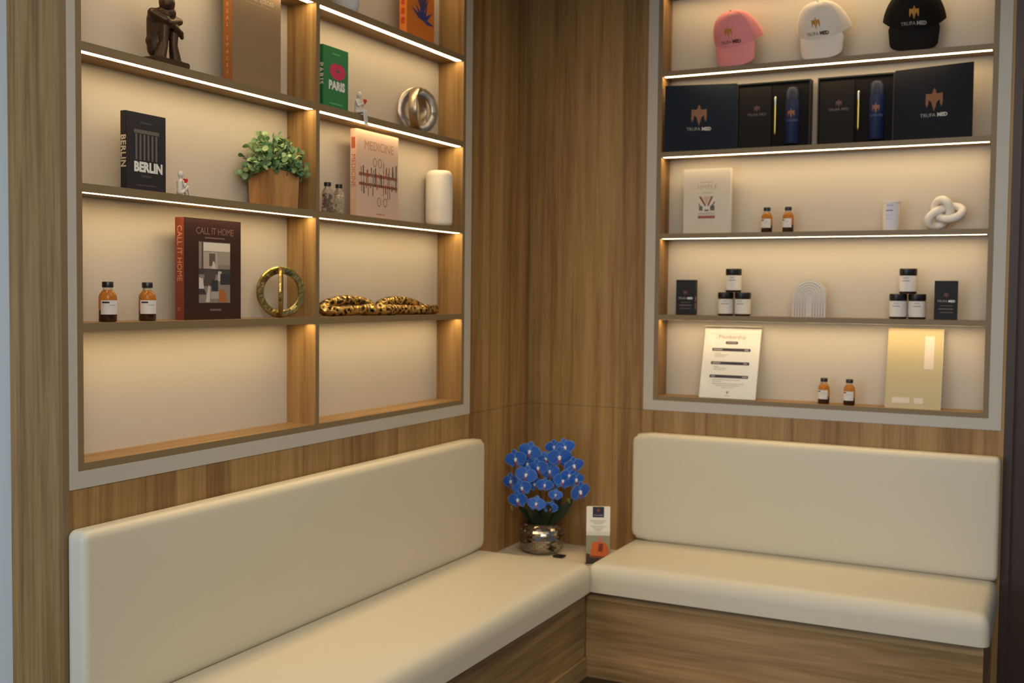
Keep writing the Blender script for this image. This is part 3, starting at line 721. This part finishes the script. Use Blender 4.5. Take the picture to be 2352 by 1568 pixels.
BRONZE = mat('dark_bronze', (70, 50, 34), .42, .55)
t = thing('bronze_sculpture', 'dark bronze seated figure hugging its knees, on the top left shelf', 'sculpture', at_left(-2.3050, S1, .034), LW)
MB().prism(rnd_rect(.136, .016, .0065, -.005, .008), -.030, .034).build('base', BRONZE, t)
m = MB()
for s, kx in ((-1, -.016), (1, .020)):
    cap_tube(m, (kx+s*.014, -.004, .012), (kx, -.008, .062), .018, .0125); cap_tube(m, (kx, -.008, .062), (kx+.002, -.010, .128), .0125, .015)
    cap_tube(m, (kx+.002, -.006, .128), (kx*.6-.012, .030, .070), .016, .020)
    cap_tube(m, (kx+s*.014, -.010, .010), (kx+s*.020, -.020, .012), .010, .008)
cap_tube(m, (-.010, .028, .050), (-.012, .022, .130), .026, .030); cap_tube(m, (-.020, .016, .135), (.006, -.006, .150), .026, .020)
m.ball((-.004, -.008, .176), .024, sc=(1.0, .95, 1.1)); cap_tube(m, (-.010, -.002, .190), (-.034, .0, .212), .015, .009)
cap_tube(m, (-.040, .010, .142), (-.020, -.018, .124), .015, .012); cap_tube(m, (-.020, -.018, .126), (.036, -.020, .098), .012, .0095); cap_tube(m, (.036, -.020, .098), (.046, -.016, .088), .009, .006)
cap_tube(m, (.028, .010, .142), (.040, -.010, .132), .014, .011); cap_tube(m, (.040, -.012, .132), (-.010, -.024, .118), .011, .009)
link('figure_body', remeshed(m, 'figure_body', .0022, 3), BRONZE, t)

# --- baseball caps
def baseball_cap(label, color_name, rgb, x, rotz, pitch, text_mat, logo_mat, lift=0.0, s=1.0):
    t = thing('baseball_cap', label, 'cap', (x, .070, S0), rotz, 'baseball caps on the top shelf')
    cm = mat(color_name, rgb, .8, spec=.2)
    rx, hz = .104*s, .125*s; ryf, ryb = .076*s, .052*s
    Rm = Matrix.Rotation(math.radians(34), 4, 'X')
    def crown_pt(f, a):
        th = f*PI/2; k = math.sin(th)**.72; zc = math.cos(th)**.92 if f < 1 else 0; ca, sa = math.cos(a), math.sin(a)
        flare = 1+.16*max(0, sa+.25)*f**3
        return Vector((rx*k*ca*flare*(1+.09*f**2*(1-abs(sa))), (ryf if sa < 0 else ryb)*k*sa, hz*zc-.018*s*f*max(0, sa)-.010*s*f*max(0, -sa)**2))
    m = MB(); nA, nR = 56, 18
    vs = [crown_pt(j/nR, 2*PI*i/nA) for j in range(nR+1) for i in range(nA)]; fs = []
    for j in range(nR):
        for i in range(nA):
            k = (i+1) % nA; fs.append((j*nA+i, j*nA+k, (j+1)*nA+k, (j+1)*nA+i))
    m.add(vs, fs); m.add([(p.x*.975, p.y*.975, p.z-.003) for p in vs], [f_[::-1] for f_ in fs])
    m.v = [tuple(Rm @ Vector(v)) for v in m.v]
    b = MB(); nU, nV = 32, 8; bl = .080*s
    for side in (0, .0026):
        vs = []
        for u in range(nU+1):
            a = PI+PI*(.19+.62*u/nU); p = Rm @ (crown_pt(1, a)*.995); t_ = max(0.0, math.sin(PI*u/nU)); t_ = .0+t_
            low = (Rm @ crown_pt(1, 1.5*PI)).z-bl*(t_**.22)
            for v in range(nV+1):
                g = v/nV; vs.append((p.x*(1+.12*math.sin(g*PI/2)-.08*g*g*(1-t_)), p.y+.012*g*(1-t_)+.004*g+side, p.z+(low-p.z)*g))
        b.add(vs, [(u*(nV+1)+v, u*(nV+1)+v+1, (u+1)*(nV+1)+v+1, (u+1)*(nV+1)+v) for u in range(nU) for v in range(nV)])
    zmin = min(v[2] for v in b.v); dz = -zmin+.0006+lift
    ymin = 0
    m.v = [(a, b_, c+dz) for a, b_, c in m.v]; b.v = [(a, b_, c+dz) for a, b_, c in b.v]
    crown = m.build('crown', cm, t, smooth=True)
    b.build('brim', cm, t, smooth='auto')
    top = Rm @ Vector((0, 0, hz)); bt = MB(); bt.ball((top.x, top.y, top.z+dz), .0065*s, 12, 8, (1, 1, .7)); bt.build('button', cm, t, smooth=True)
    # panel seams
    sm_ = MB()
    for a in (PI*1.5, PI*1.5-PI/3, PI*1.5+PI/3):
        P = []
        for j in range(1, 17): P.append((Rm @ (crown_pt(j/17, a)*1.002))+Vector((0, 0, dz)))
        sm_.tube(P, .0008, 5)
    sm_.build('seam', cm, t)
    # logo laid onto the crown
    me = crown.data; bv = BVHTree.FromPolygons([v.co.copy() for v in me.vertices], [tuple(p.vertices) for p in me.polygons])
    def drape(mb, cz):
        bm = bmesh.new(); tmp = bpy.data.meshes.new('tmp'); tmp.from_pydata(mb.v, [], mb.f); bm.from_mesh(tmp)
        bmesh.ops.triangulate(bm, faces=bm.faces); bmesh.ops.subdivide_edges(bm, edges=[e for e in bm.edges if e.calc_length() > .006], cuts=2)
        for v in bm.verts:
            hit = bv.ray_cast(Vector((v.co.x, -.5, v.co.z+cz)), Vector((0, 1, 0)))
            if hit[0] is not None: v.co = hit[0]+Vector((0, -.0009, 0))
        bm.to_mesh(tmp); bm.free(); return tmp
    zc = dz+(Rm @ crown_pt(.80, 1.5*PI)).z
    e_ = MB(); emblem(e_, .035*s, 0, .020, 0); link('emblem', drape(e_, zc), logo_mat, t)
    e_ = MB(); text_mb(e_, 'TRUFA', .0178*s, -.0215, -.017, 0); link('lettering', drape(e_, zc), text_mat, t)
    e_ = MB(); text_mb(e_, 'MED', .0178*s, .0290, -.017, 0, bold=.05); link('bold_lettering', drape(e_, zc), text_mat, t)
    return t
baseball_cap('pink baseball cap with gold emblem, leftmost on the top right shelf', 'pink_cotton', (226, 144, 146), .965, -.24, math.radians(56), mat('dark_red_thread', (66, 20, 26), .7), mat('gold_thread', (176, 122, 36), .6))
baseball_cap('white baseball cap with gold emblem, between the pink and black caps', 'white_cotton', (222, 212, 200), 1.330, -.20, math.radians(56), mat('black_thread', (34, 26, 26), .7), mat('gold_thread', (176, 122, 36), .6), s=1.0)
baseball_cap('black baseball cap with gold emblem, rightmost on the top right shelf', 'black_cotton', (20, 16, 14), 1.688, .10, math.radians(56), mat('grey_thread', (150, 148, 142), .7), mat('gold_thread', (176, 122, 36), .6), s=1.03)

# --- open gift boxes
def gift_box(label, x0, x1, lid_left, lid_mat, loc_z):
    """tray from x0 to x1 facing the room; lid hinged on one side and swung towards the front"""
    t = thing('gift_box', label, 'box', (0, 0, loc_z+.0004), 0, 'open presentation boxes')
    h = .286; y0, y1 = .066, .116
    m = MB(); m.box(x0, x1, y0+.028, y1, 0, h); m.box(x0, x0+.006, y0, y0+.028, 0, h); m.box(x1-.006, x1, y0, y0+.028, 0, h); m.box(x0+.006, x1-.006, y0, y0+.028, 0, .006); m.box(x0+.006, x1-.006, y0, y0+.028, h-.006, h)
    m.build('tray', BLACKCARD, t)
    MB().box(x0+.0062, x1-.0062, y0+.010, y0+.0278, .0062, h-.0062).build('foam_insert', mat('black_foam', (12, 10, 12), .85, spec=.2), t)
    if lid_left: hx, ex, ey = x0, x0-.306, .002
    else: hx, ex, ey = x1+.001, x1+.300, .004
    hy = y0+.002; L = Vector((ex-hx, ey-hy, 0)); n = Vector((-L.y, L.x, 0)).normalized()*(.010 if not lid_left else -.010)
    P = [Vector((hx, hy, 0)), Vector((ex, ey, 0)), Vector((ex, ey, 0))+n, Vector((hx, hy, 0))+n]
    m = MB(); m.add([tuple(p) for p in P]+[(p.x, p.y, h+.005) for p in P], [(0, 1, 2, 3), (4, 7, 6, 5)]+[(i, i+4, (i+1) % 4+4, (i+1) % 4) for i in range(4)])
    lid = m.build('lid', lid_mat, t)
    # print on the lid, in its own frame
    u = L.normalized()*(-1 if lid_left else 1); c = Vector((hx, hy, 0))+L*.52; nn = Vector((u.y, -u.x, 0))
    def place(mb): mb.v = [tuple(c+u*x+nn*(.0006-y)+Vector((0, 0, z))) for x, y, z in mb.v]; return mb
    place(emblem(MB(), .066, 0, .155, 0)).build('emblem', COPPERINK, lid)
    e_ = MB(); text_mb(e_, 'TRUFA', .020, -.024, .097, 0); place(e_).build('lettering', mat('soft_grey_ink', (140, 140, 138), .6), lid)
    e_ = MB(); text_mb(e_, 'MED', .020, .033, .097, 0, bold=.04); place(e_).build('bold_lettering', mat('light_grey_ink', (185, 182, 176), .6), lid)
    return t
def box_contents(x0, which, tr):
    y = .066+.0098; z = S1+.0068
    # notebook
    n_ = thing('notebook', 'dark notebook inside the gift box '+which, 'notebook', (x0+.009, y, z), 0, 'notebooks in the gift boxes')
    MB().box(0, .140, -.0055, 0, 0, .262).build('cover', mat('dark_brown_notebook', (13, 9, 10), .65, spec=.2), n_)
    emblem(MB(), .024, .078, .168, -.0059).build('emblem', mat('dim_copper_stamp', (70, 38, 34), .5), n_)
    e_ = MB(); text_mb(e_, 'TRUFA MED', .0155, .078, .143, -.0059); e_.build('lettering', mat('dim_grey_stamp', (96, 86, 86), .5), n_)
    # pen
    p_ = thing('pen', 'gold pen with a silver clip inside the gift box '+which, 'pen', (x0+.167, y-.0052, z+.052), 0, 'pens in the gift boxes')
    MB().lathe([(0, 0), (.0022, .003), (.0042, .012), (.0048, .10), (.0048, .125), (0, .125)], 14).build('barrel', mat('pale_gold', (214, 196, 96), .3, .8), p_, smooth='auto')
    MB().lathe([(0, .1252), (.0050, .1252), (.0050, .158), (.003, .163), (0, .163)], 14).build('pen_cap', mat('bright_silver', (205, 210, 205), .2, .9), p_, smooth='auto')
    MB().box(-.0012, .0012, -.0075, -.0052, .128, .158).build('clip', mat('bright_silver', (205, 210, 205), .2, .9), p_)
    # bottle
    b_ = thing('thermos_bottle', 'blue insulated bottle inside the gift box '+which, 'bottle', (x0+.240+tr, y-.0005, z+.010), 0, 'blue bottles in the gift boxes')
    MB().lathe([(0, 0), (.028, 0), (.031, .004), (.031, .180), (.0, .180)], 28, PI, 2*PI).build('bottle_body', mat('deep_blue_metal', (14, 30, 70), .5, spec=.3), b_, smooth='auto')
    MB().lathe([(0, .1805), (.0295, .1805), (.0295, .225), (.022, .238), (0, .240)], 28, PI, 2*PI).build('cap', mat('deep_blue_cap', (10, 24, 52), .5, spec=.3), b_, smooth='auto')
    def wrap(mb): mb.v = [(.0314*math.sin(x/.0314), -.0314*math.cos(x/.0314)-.0003, zz) for x, yy, zz in mb.v]; return mb
    wrap(emblem(MB(), .030, 0, .125, 0)).build('emblem', mat('copper_stamp', (118, 70, 44), .5), b_)
    e_ = MB(); text_mb(e_, 'TRUFA MED', .0125, 0, .096, 0); wrap(e_).build('lettering', mat('blue_grey_stamp', (86, 96, 122), .5), b_)
gift_box('open navy presentation box on the left, lid swung open to its left', .965, 1.281, True, NAVY, S1); box_contents(.965, 'with its lid on the left', 0)
gift_box('open navy presentation box on the right, lid swung open to its right', 1.310, 1.619, False, NAVYD, S1); box_contents(1.310, 'with its lid on the right', 0)

# --- menu sign and cream folder on the lowest shelf
def leaning(name, label, cat, x, y0, y1, w, h, skew=0.0):
    t = thing(name, label, cat, at_right(x, S4, y0), 0); a = math.asin((y1-y0)/h); t.rotation_euler = (-a, 0, 0); return t
t = leaning('menu_sign', 'clear acrylic sign with a membership price list, leaning on the lowest shelf', 'sign', .958, .016, .108, .254, .330)
ACR = mat('acrylic', (255, 254, 252), .03, Transmission_Weight=1.0, IOR=1.15)
MB().box(-.126, .126, .0005, .0022, .002, .318).build('paper', mat('sign_paper', (228, 226, 222), .55), t)
m = MB(); m.box(-.128, .128, -.0022, -.0006, 0, .325); m.build('acrylic_cover', ACR, t)
m = MB(); m.box(-.128, .128, -.0060, .0045, .3252, .3275); m.build('top_lip', mat('acrylic_edge', (235, 228, 215), .3), t)
m = MB(); text_mb(m, 'Membership', .026, 0, .279, .0001, scale_x=.95); m.build('title', mat('tan_grey_ink', (150, 136, 116), .6), t)
m = MB()
pl = [rnd_rect(.056, .013, .0062, 0, .253)]+[rnd_rect(.172, .0135, .004, .0, z) for z in (.221, .160, .100)]
for p_ in pl: m.poly(p_, .0001)
m.build('price_bars', mat('navy_bar_print', (46, 34, 52), .5), t)
m = MB(); text_mb(m, 'PACKAGES', .0085, 0, .253, -.0002, bold=.02)
for z, L1, L2 in ((.221, .038, .018), (.160, .034, .018), (.100, .018, .022)):
    k = 0
    while k*.0045 < L1: bars(m, [(-.079+k*.0045, -.076+k*.0045, z-.003, z+.003)], -.0002); k += 1
    k = 0
    while k*.0045 < L2: bars(m, [(.060+k*.0045, .063+k*.0045, z-.0028, z+.0028)], -.0002); k += 1
m.build('bar_lettering', mat('bar_pale_ink', (190, 180, 176), .6), t)
m = MB(); bars(m, [(-.072, -.044, .203, .205), (-.072, -.010, .196, .198), (-.072, -.024, .189, .191), (-.072, -.05, .143, .145), (-.072, -.012, .136, .138), (-.072, -.02, .129, .131),
    (-.072, .05, .084, .086), (-.072, -.03, .076, .078), (-.072, .07, .066, .068), (-.055, .05, .058, .060), (-.03, .03, .050, .0515), (-.013, .013, .013, .015)], .0001)
m.poly([(-.007, .034), (.007, .034), (.003, .024), (0, .020), (-.003, .024)], .0001)
m.build('small_print', mat('sign_grey_ink', (150, 142, 130), .6), t)

t = leaning('document_folder', 'cream yellow folder leaning at the right end of the lowest shelf', 'folder', 1.7240, .020, .088, .215, .332)
MB().box(-.1065, .1065, 0, .016, 0, .331).build('folder_body', mat('cream_yellow_card', (174, 158, 116), .34), t)
bars(MB(), [(.038, .074, .165, .300), (-.080, -.012, .022, .045), (.005, .040, .022, .045)], -.0004).build('pale_patches', mat('pale_grey_patch', (200, 186, 170), .4), t)
MB().box(.1066, .1078, .001, .015, .0, .331).build('clear_edge', mat('acrylic_edge', (235, 228, 215), .3), t)

# ================================================================== corner table things
# --- orchid
random.seed(11)
VX, VY = .175, -.200
t = thing('potted_orchid', 'blue artificial orchid in a silver mosaic vase on the corner table', 'plant', (VX, VY, .4004))
vm = mat('silver_mosaic', (168, 160, 150), .14, 1.0); nt = vm.node_tree
br = nt.nodes.new('ShaderNodeTexBrick'); br.inputs['Scale'].default_value = 1.0; br.inputs['Mortar Size'].default_value = .0012; br.inputs['Brick Width'].default_value = .022; br.inputs['Row Height'].default_value = .010
tc = nt.nodes.new('ShaderNodeTexCoord'); sx = nt.nodes.new('ShaderNodeSeparateXYZ'); at = nt.nodes.new('ShaderNodeMath'); at.operation = 'ARCTAN2'; mu = nt.nodes.new('ShaderNodeMath'); mu.operation = 'MULTIPLY'; mu.inputs[1].default_value = .1
cb = nt.nodes.new('ShaderNodeCombineXYZ'); nt.links.new(tc.outputs['Object'], sx.inputs[0]); nt.links.new(sx.outputs[1], at.inputs[0]); nt.links.new(sx.outputs[0], at.inputs[1]); nt.links.new(at.outputs[0], mu.inputs[0]); nt.links.new(mu.outputs[0], cb.inputs[0]); nt.links.new(sx.outputs[2], cb.inputs[1]); nt.links.new(cb.outputs[0], br.inputs['Vector'])
bp = nt.nodes.new('ShaderNodeBump'); bp.inputs['Strength'].default_value = .9; bp.inputs['Distance'].default_value = .003
br.inputs['Color1'].default_value = (.9, .9, .9, 1); br.inputs['Color2'].default_value = (.45, .45, .45, 1); br.inputs['Mortar'].default_value = (0, 0, 0, 1)
nt.links.new(br.outputs['Color'], bp.inputs['Height']); nt.links.new(bp.outputs[0], nt.nodes['Principled BSDF'].inputs['Normal'])
# tiles set at slightly different tilts
m = MB(); rows, cols = 13, 24
prof = [(.064, 0.0), (.083, .012), (.095, .030), (.101, .052), (.102, .070), (.099, .090), (.091, .108), (.080, .122), (.072, .131)]
def vr(z):
    for (r0, z0), (r1, z1) in zip(prof, prof[1:]):
        if z <= z1: return r0+(r1-r0)*(z-z0)/(z1-z0)
    return prof[-1][0]
for j in range(rows):
    z0, z1 = .131*j/rows+.0004, .131*(j+1)/rows-.0006
    for i in range(cols):
        a0 = 2*PI*(i+(j % 2)*.5)/cols+.008; a1 = a0+2*PI/cols-.016; t1, t2 = random.uniform(-.0016, .0016), random.uniform(-.0012, .0012)
        if j < 7: t1 *= .7; t2 *= .7
        q = [(a0, z0, -t1-t2), (a1, z0, t1-t2), (a1, z1, t1+t2), (a0, z1, -t1+t2)]
        o_ = [((vr(z)+.0020+k)*math.cos(a), (vr(z)+.0020+k)*math.sin(a), z) for a, z, k in q]; i_ = [((vr(z)-.0015)*math.cos(a), (vr(z)-.0015)*math.sin(a), z) for a, z, k in q]
        m.add(o_+i_, [(0, 1, 2, 3)]+[(k, k+4, (k+1) % 4+4, (k+1) % 4) for k in range(4)])
vase = MB().lathe([(0, 0)]+prof+[(.074, .136), (.068, .136), (.066, .120), (0, .118)], 48).build('vase', mat('dark_silver', (96, 88, 80), .3, .9), t, smooth='auto')
m.build('mosaic_tiles', mat('mirror_tile', (158, 152, 144), .10, 1.0), vase)
Rw = Vector((R.x, R.y, 0)).normalized(); Fw = Vector((-F.x, -F.y, 0)).normalized()
SCL = 4.86/2503.8
def fp(u, v, d=0.0): return Rw*((u-1246)*SCL)+Fw*d+Vector((0, 0, (1268-v)*SCL+.0))
FB = mat('orchid_blue', (32, 88, 186), .45); FBL = mat('orchid_blue_light', (120, 168, 214), .5)
# broad leaves
LG = mat('orchid_leaf', (30, 44, 26), .35)
def strap(base, tip, bow, wd):
    base, tip = Vector(base), Vector(tip); m = MB(); n = 12; side = (tip-base).cross(Vector((0, 0, 1)))
    side = (Fw.cross(Vector((0, 0, 1)))) if side.length < .02 else side.normalized(); side = (side*.4+Rw*.8).normalized()
    vs = []
    for i in range(n+1):
        f = i/n; p = base.lerp(tip, f)+Vector(bow)*(4*f*(1-f)); w_ = wd*(math.sin(PI*min(1, (f*.86+.14)))**.7)
        for s in (-1, -.5, 0, .5, 1): vs.append(p+side*s*w_+Vector((0, 0, abs(s)*w_*.25)))
    m.add(vs, [(i*5+k, i*5+k+1, (i+1)*5+k+1, (i+1)*5+k) for i in range(n) for k in range(4)])
    m.add([v-Vector((0, 0, .0012)) for v in vs], [((i+1)*5+k, (i+1)*5+k+1, i*5+k+1, i*5+k) for i in range(n) for k in range(4)])
    return m
for (tu, tv, dd_, bow, wd) in ((1192, 1158, .03, (0, 0, .0), .026), (1316, 1140, .03, (0, 0, -.01), .034), (1214, 1152, .06, (0, 0, .0), .030), (1290, 1134, -.01, (0, 0, 0), .032), (1262, 1150, .075, (0, 0, .01), .026), (1236, 1150, .0, (0, 0, 0), .03)):
    tip = fp(tu, tv, dd_); strap((tip.x*.15, tip.y*.15, .115), tip, bow, wd).build('leaf', LG, t, smooth=True)
# stems
for pts in (((1250, 1205, 0), (1240, 1120, 0), (1228, 1050, .02), (1200, 1035, .035), (1180, 1070, .045), (1185, 1130, .05)), ((1250, 1205, 0), (1258, 1110, .0), (1268, 1050, .0), (1290, 1025, .02), (1318, 1065, .03), (1330, 1115, .04)), ((1248, 1205, .01), (1246, 1140, .03), (1240, 1090, .05), (1232, 1075, .06))):
    P = [fp(*q) for q in pts]; Q = []
    for i in range(len(P)-1):
        p0 = P[max(0, i-1)]; p1 = P[i]; p2 = P[i+1]; p3 = P[min(len(P)-1, i+2)]
        for k in range(6):
            s = k/6; Q.append(.5*((2*p1)+(p2-p0)*s+(2*p0-5*p1+4*p2-p3)*s*s+(3*p1-p0-3*p2+p3)*s**3))
    Q.append(P[-1]); Q = [Vector((q.x, q.y, max(q.z, .118))) for q in Q]
    MB().tube(Q, .0024, 7).build('stem', mat('orchid_stem', (70, 46, 30), .6), t, smooth=True)
def flower(c, d, roll, s):
    """orchid bloom: two broad petals, three sepals, pale lip"""
    d = d.normalized(); x = Vector((0, 0, 1)).cross(d).normalized(); z = d.cross(x); cr, sr = math.cos(roll), math.sin(roll); x, z = x*cr+z*sr, z*cr-x*sr
    mb, edge = MB(), MB()
    def petal(ang, L, wd, cup):
        dx = x*math.sin(ang)+z*math.cos(ang); dy = x*math.cos(ang)-z*math.sin(ang); n = 7; rows_ = []
        for i in range(n+1):
            f = i/n; w_ = wd*math.sin(PI*(f**.8*.93+.035))**.6
            rows_.append([c+dx*(f*L)+dy*(w_*k)+d*(.003+cup*f*f-.05*abs(k)*L*f) for k in (-1, -.8, 0, .8, 1)])
        vs = [p for r_ in rows_ for p in r_]
        mb.add(vs, [(i*5+k, i*5+k+1, (i+1)*5+k+1, (i+1)*5+k) for i in range(n) for k in range(4)])
        P = [r_[0] for r_ in rows_]+[r_[-1] for r_ in reversed(rows_)]
        edge.tube([p+d*.0002 for p in P], .0007, 4)
    petal(PI/2-.12, .030*s, .0165*s, .004); petal(-PI/2+.12, .030*s, .0165*s, .004)
    petal(0, .026*s, .0095*s, -.001); petal(PI*.80, .024*s, .0085*s, -.003); petal(-PI*.80, .024*s, .0085*s, -.003)
    o = mb.build('flower', FB, t, smooth=True)
    edge.build('petal_edge', FBL, o)
    q = MB(); q.ball(c+d*.006, .0042*s, 8, 6); q.ball(c+d*.010-z*.003*s, .0032*s, 8, 6); q.build('flower_centre', mat('orchid_white', (212, 214, 220), .5), o, smooth=True)
    q = MB(); cap_tube(q, c+d*.008-z*.006*s, c+d*.011-z*.013*s, .0026*s, .0016*s, 2); q.build('lip', mat('orchid_red_lip', (168, 52, 52), .5), o, smooth=True)
FLW = [(1216, 1029, .04, 1.15), (1184, 1047, .045, 1.15), (1236, 1066, .05, 1.05), (1208, 1082, .06, 1.1), (1174, 1100, .03, 1.0), (1199, 1112, .065, 1.0), (1190, 1140, .06, 1.05), (1232, 1148, .07, .9), (1264, 1158, .05, .8),
       (1283, 1041, .05, 1.3), (1296, 1020, .03, 1.05), (1272, 1020, .01, .9), (1317, 1062, .035, 1.1), (1292, 1096, .05, 1.0), (1322, 1094, .04, 1.0), (1331, 1120, .06, 1.25), (1252, 1048, .02, .9), (1250, 1106, .05, .85), (1228, 1106, .03, .9), (1276, 1130, .04, .7), (1306, 1084, .045, 1.0), (1262, 1075, .035, 1.0), (1270, 1110, .0, .8), (1212, 1060, .02, .9)]
for (u_, v_, dp, s_) in FLW:
    out = Rw*((u_-1250)/110)+Fw*1.0+Vector((0, 0, random.uniform(-.25, .15)))+Rw*random.uniform(-.3, .3)
    flower(fp(u_, v_, dp), out, random.uniform(-.35, .35), s_*1.52)
for (u_, v_) in ((1306, 1140), (1174, 1158)):
    m = MB(); p_ = fp(u_, v_, .05); cap_tube(m, p_, p_+Vector((.006, .0, -.014)), .006, .003, 3); m.build('bud', mat('bud_green', (96, 112, 48), .5), t, smooth=True)

# --- coaster
o = MB().prism(rnd_rect(.050, .044, .004, 0, 0), 0, .004).build('coaster', BLACK)
o.rotation_euler = (PI/2, 0, 0.05); o.location = (.2882, -.2540, .4045); tag(o, 'small flat black pad lying on the cream corner table', 'pad')

# --- brochure holder with brochures
ang = math.radians(24)
t = thing('brochure_holder', 'clear acrylic brochure stand at the front of the corner table', 'holder', (.4850, -.2870, .4004), ang)
m = MB(); m.box(-.055, .055, -.026, -.0245, .012, .150); m.box(-.055, -.0535, -.0245, .010, .0, .150); m.box(.0535, .055, -.0245, .010, 0, .150); m.box(-.055, .055, .010, .0115, 0, .2); m.box(-.055, .055, -.026, .0115, 0, .0015)
m.build('acrylic_shell', ACR, t)
t = thing('brochure', 'white brochure with a navy logo square and an orange picture below', 'brochure', (.4850, -.2870, .4025), ang)
MB().prism(rnd_rect(.102, .254, .004, 0, .127), -.0225, -.0150).build('card', PAPER, t)
colored('cover_picture', [((150, 148, 120), rc(-.051, .002, .051, .128)), ((62, 44, 34), [(-.051, .002), (.051, .002), (.051, .03), (-.051, .05)]), ((206, 100, 44), [(-.036, .034), (.046, .03), (.046, .078), (.03, .098), (-.024, .100)]),
    ((196, 118, 104), [(-.006, .099), (.020, .099), (.014, .122), (.003, .122)]), ((130, 46, 18), [(.0, .06), (.02, .056), (.022, .092), (.004, .094)]), ((40, 24, 24), rc(-.051, .002, .051, .020)), ((70, 44, 40), [(-.036, .036), (.046, .032), (.046, .036), (-.036, .040)])], t, -.0229)
MB().poly(rnd_rect(.049, .046, .002, 0, .230), -.0229).build('logo_square', mat('navy_purple_print', (36, 30, 56), .5), t)
emblem(MB(), .014, 0, .236, -.0232).build('emblem', mat('logo_copper', (130, 64, 44), .5), t)
m = MB(); text_mb(m, 'TRUFA MED', .0078, 0, .216, -.0232, bold=.01); m.build('lettering', mat('logo_lilac', (176, 166, 180), .6), t)
bars(MB(), [(-.038, .036, .193, .1945), (-.034, .030, .188, .1895), (-.028, .026, .183, .1845), (-.018, .018, .178, .1795), (-.036, .036, .168, .1695), (-.028, .028, .163, .1645), (-.021, .021, .158, .1595), (-.016, .016, .153, .1545), (-.010, .010, .148, .1495)], -.0229).build('small_print', mat('sign_grey_ink', (150, 142, 130), .6), t)

# ------------------------------------------------------------------ ceiling downlights (real fixtures over the room)
for i, (x, y, wcol) in enumerate(((.9, -1.6, 'w'), (2.2, -1.4, 'w'), (1.0, -2.9, 'w'), (2.3, -3.1, 'c'))):
    t = thing('downlight', 'round recessed ceiling downlight, %s' % ('above the left bench', 'above the right bench', 'over the left foreground', 'near the viewer')[i], 'ceiling light', (x, y, CEIL), 0, 'ceiling downlights')
    MB().lathe([(.045, 0), (.060, -.004), (.062, 0)], 28).build('bezel', WHITE, t, smooth='auto')
    lm = MATS.get('downlight_glow')
    if not lm:
        lm = bpy.data.materials.new('downlight_glow'); lm.use_nodes = True; q = lm.node_tree.nodes['Principled BSDF']; q.inputs['Emission Color'].default_value = (1, .84, .62, 1); q.inputs['Emission Strength'].default_value = 45; MATS['downlight_glow'] = lm
    MB().lathe([(0, -.001), (.045, -.001)], 28).build('diffuser', lm, t)
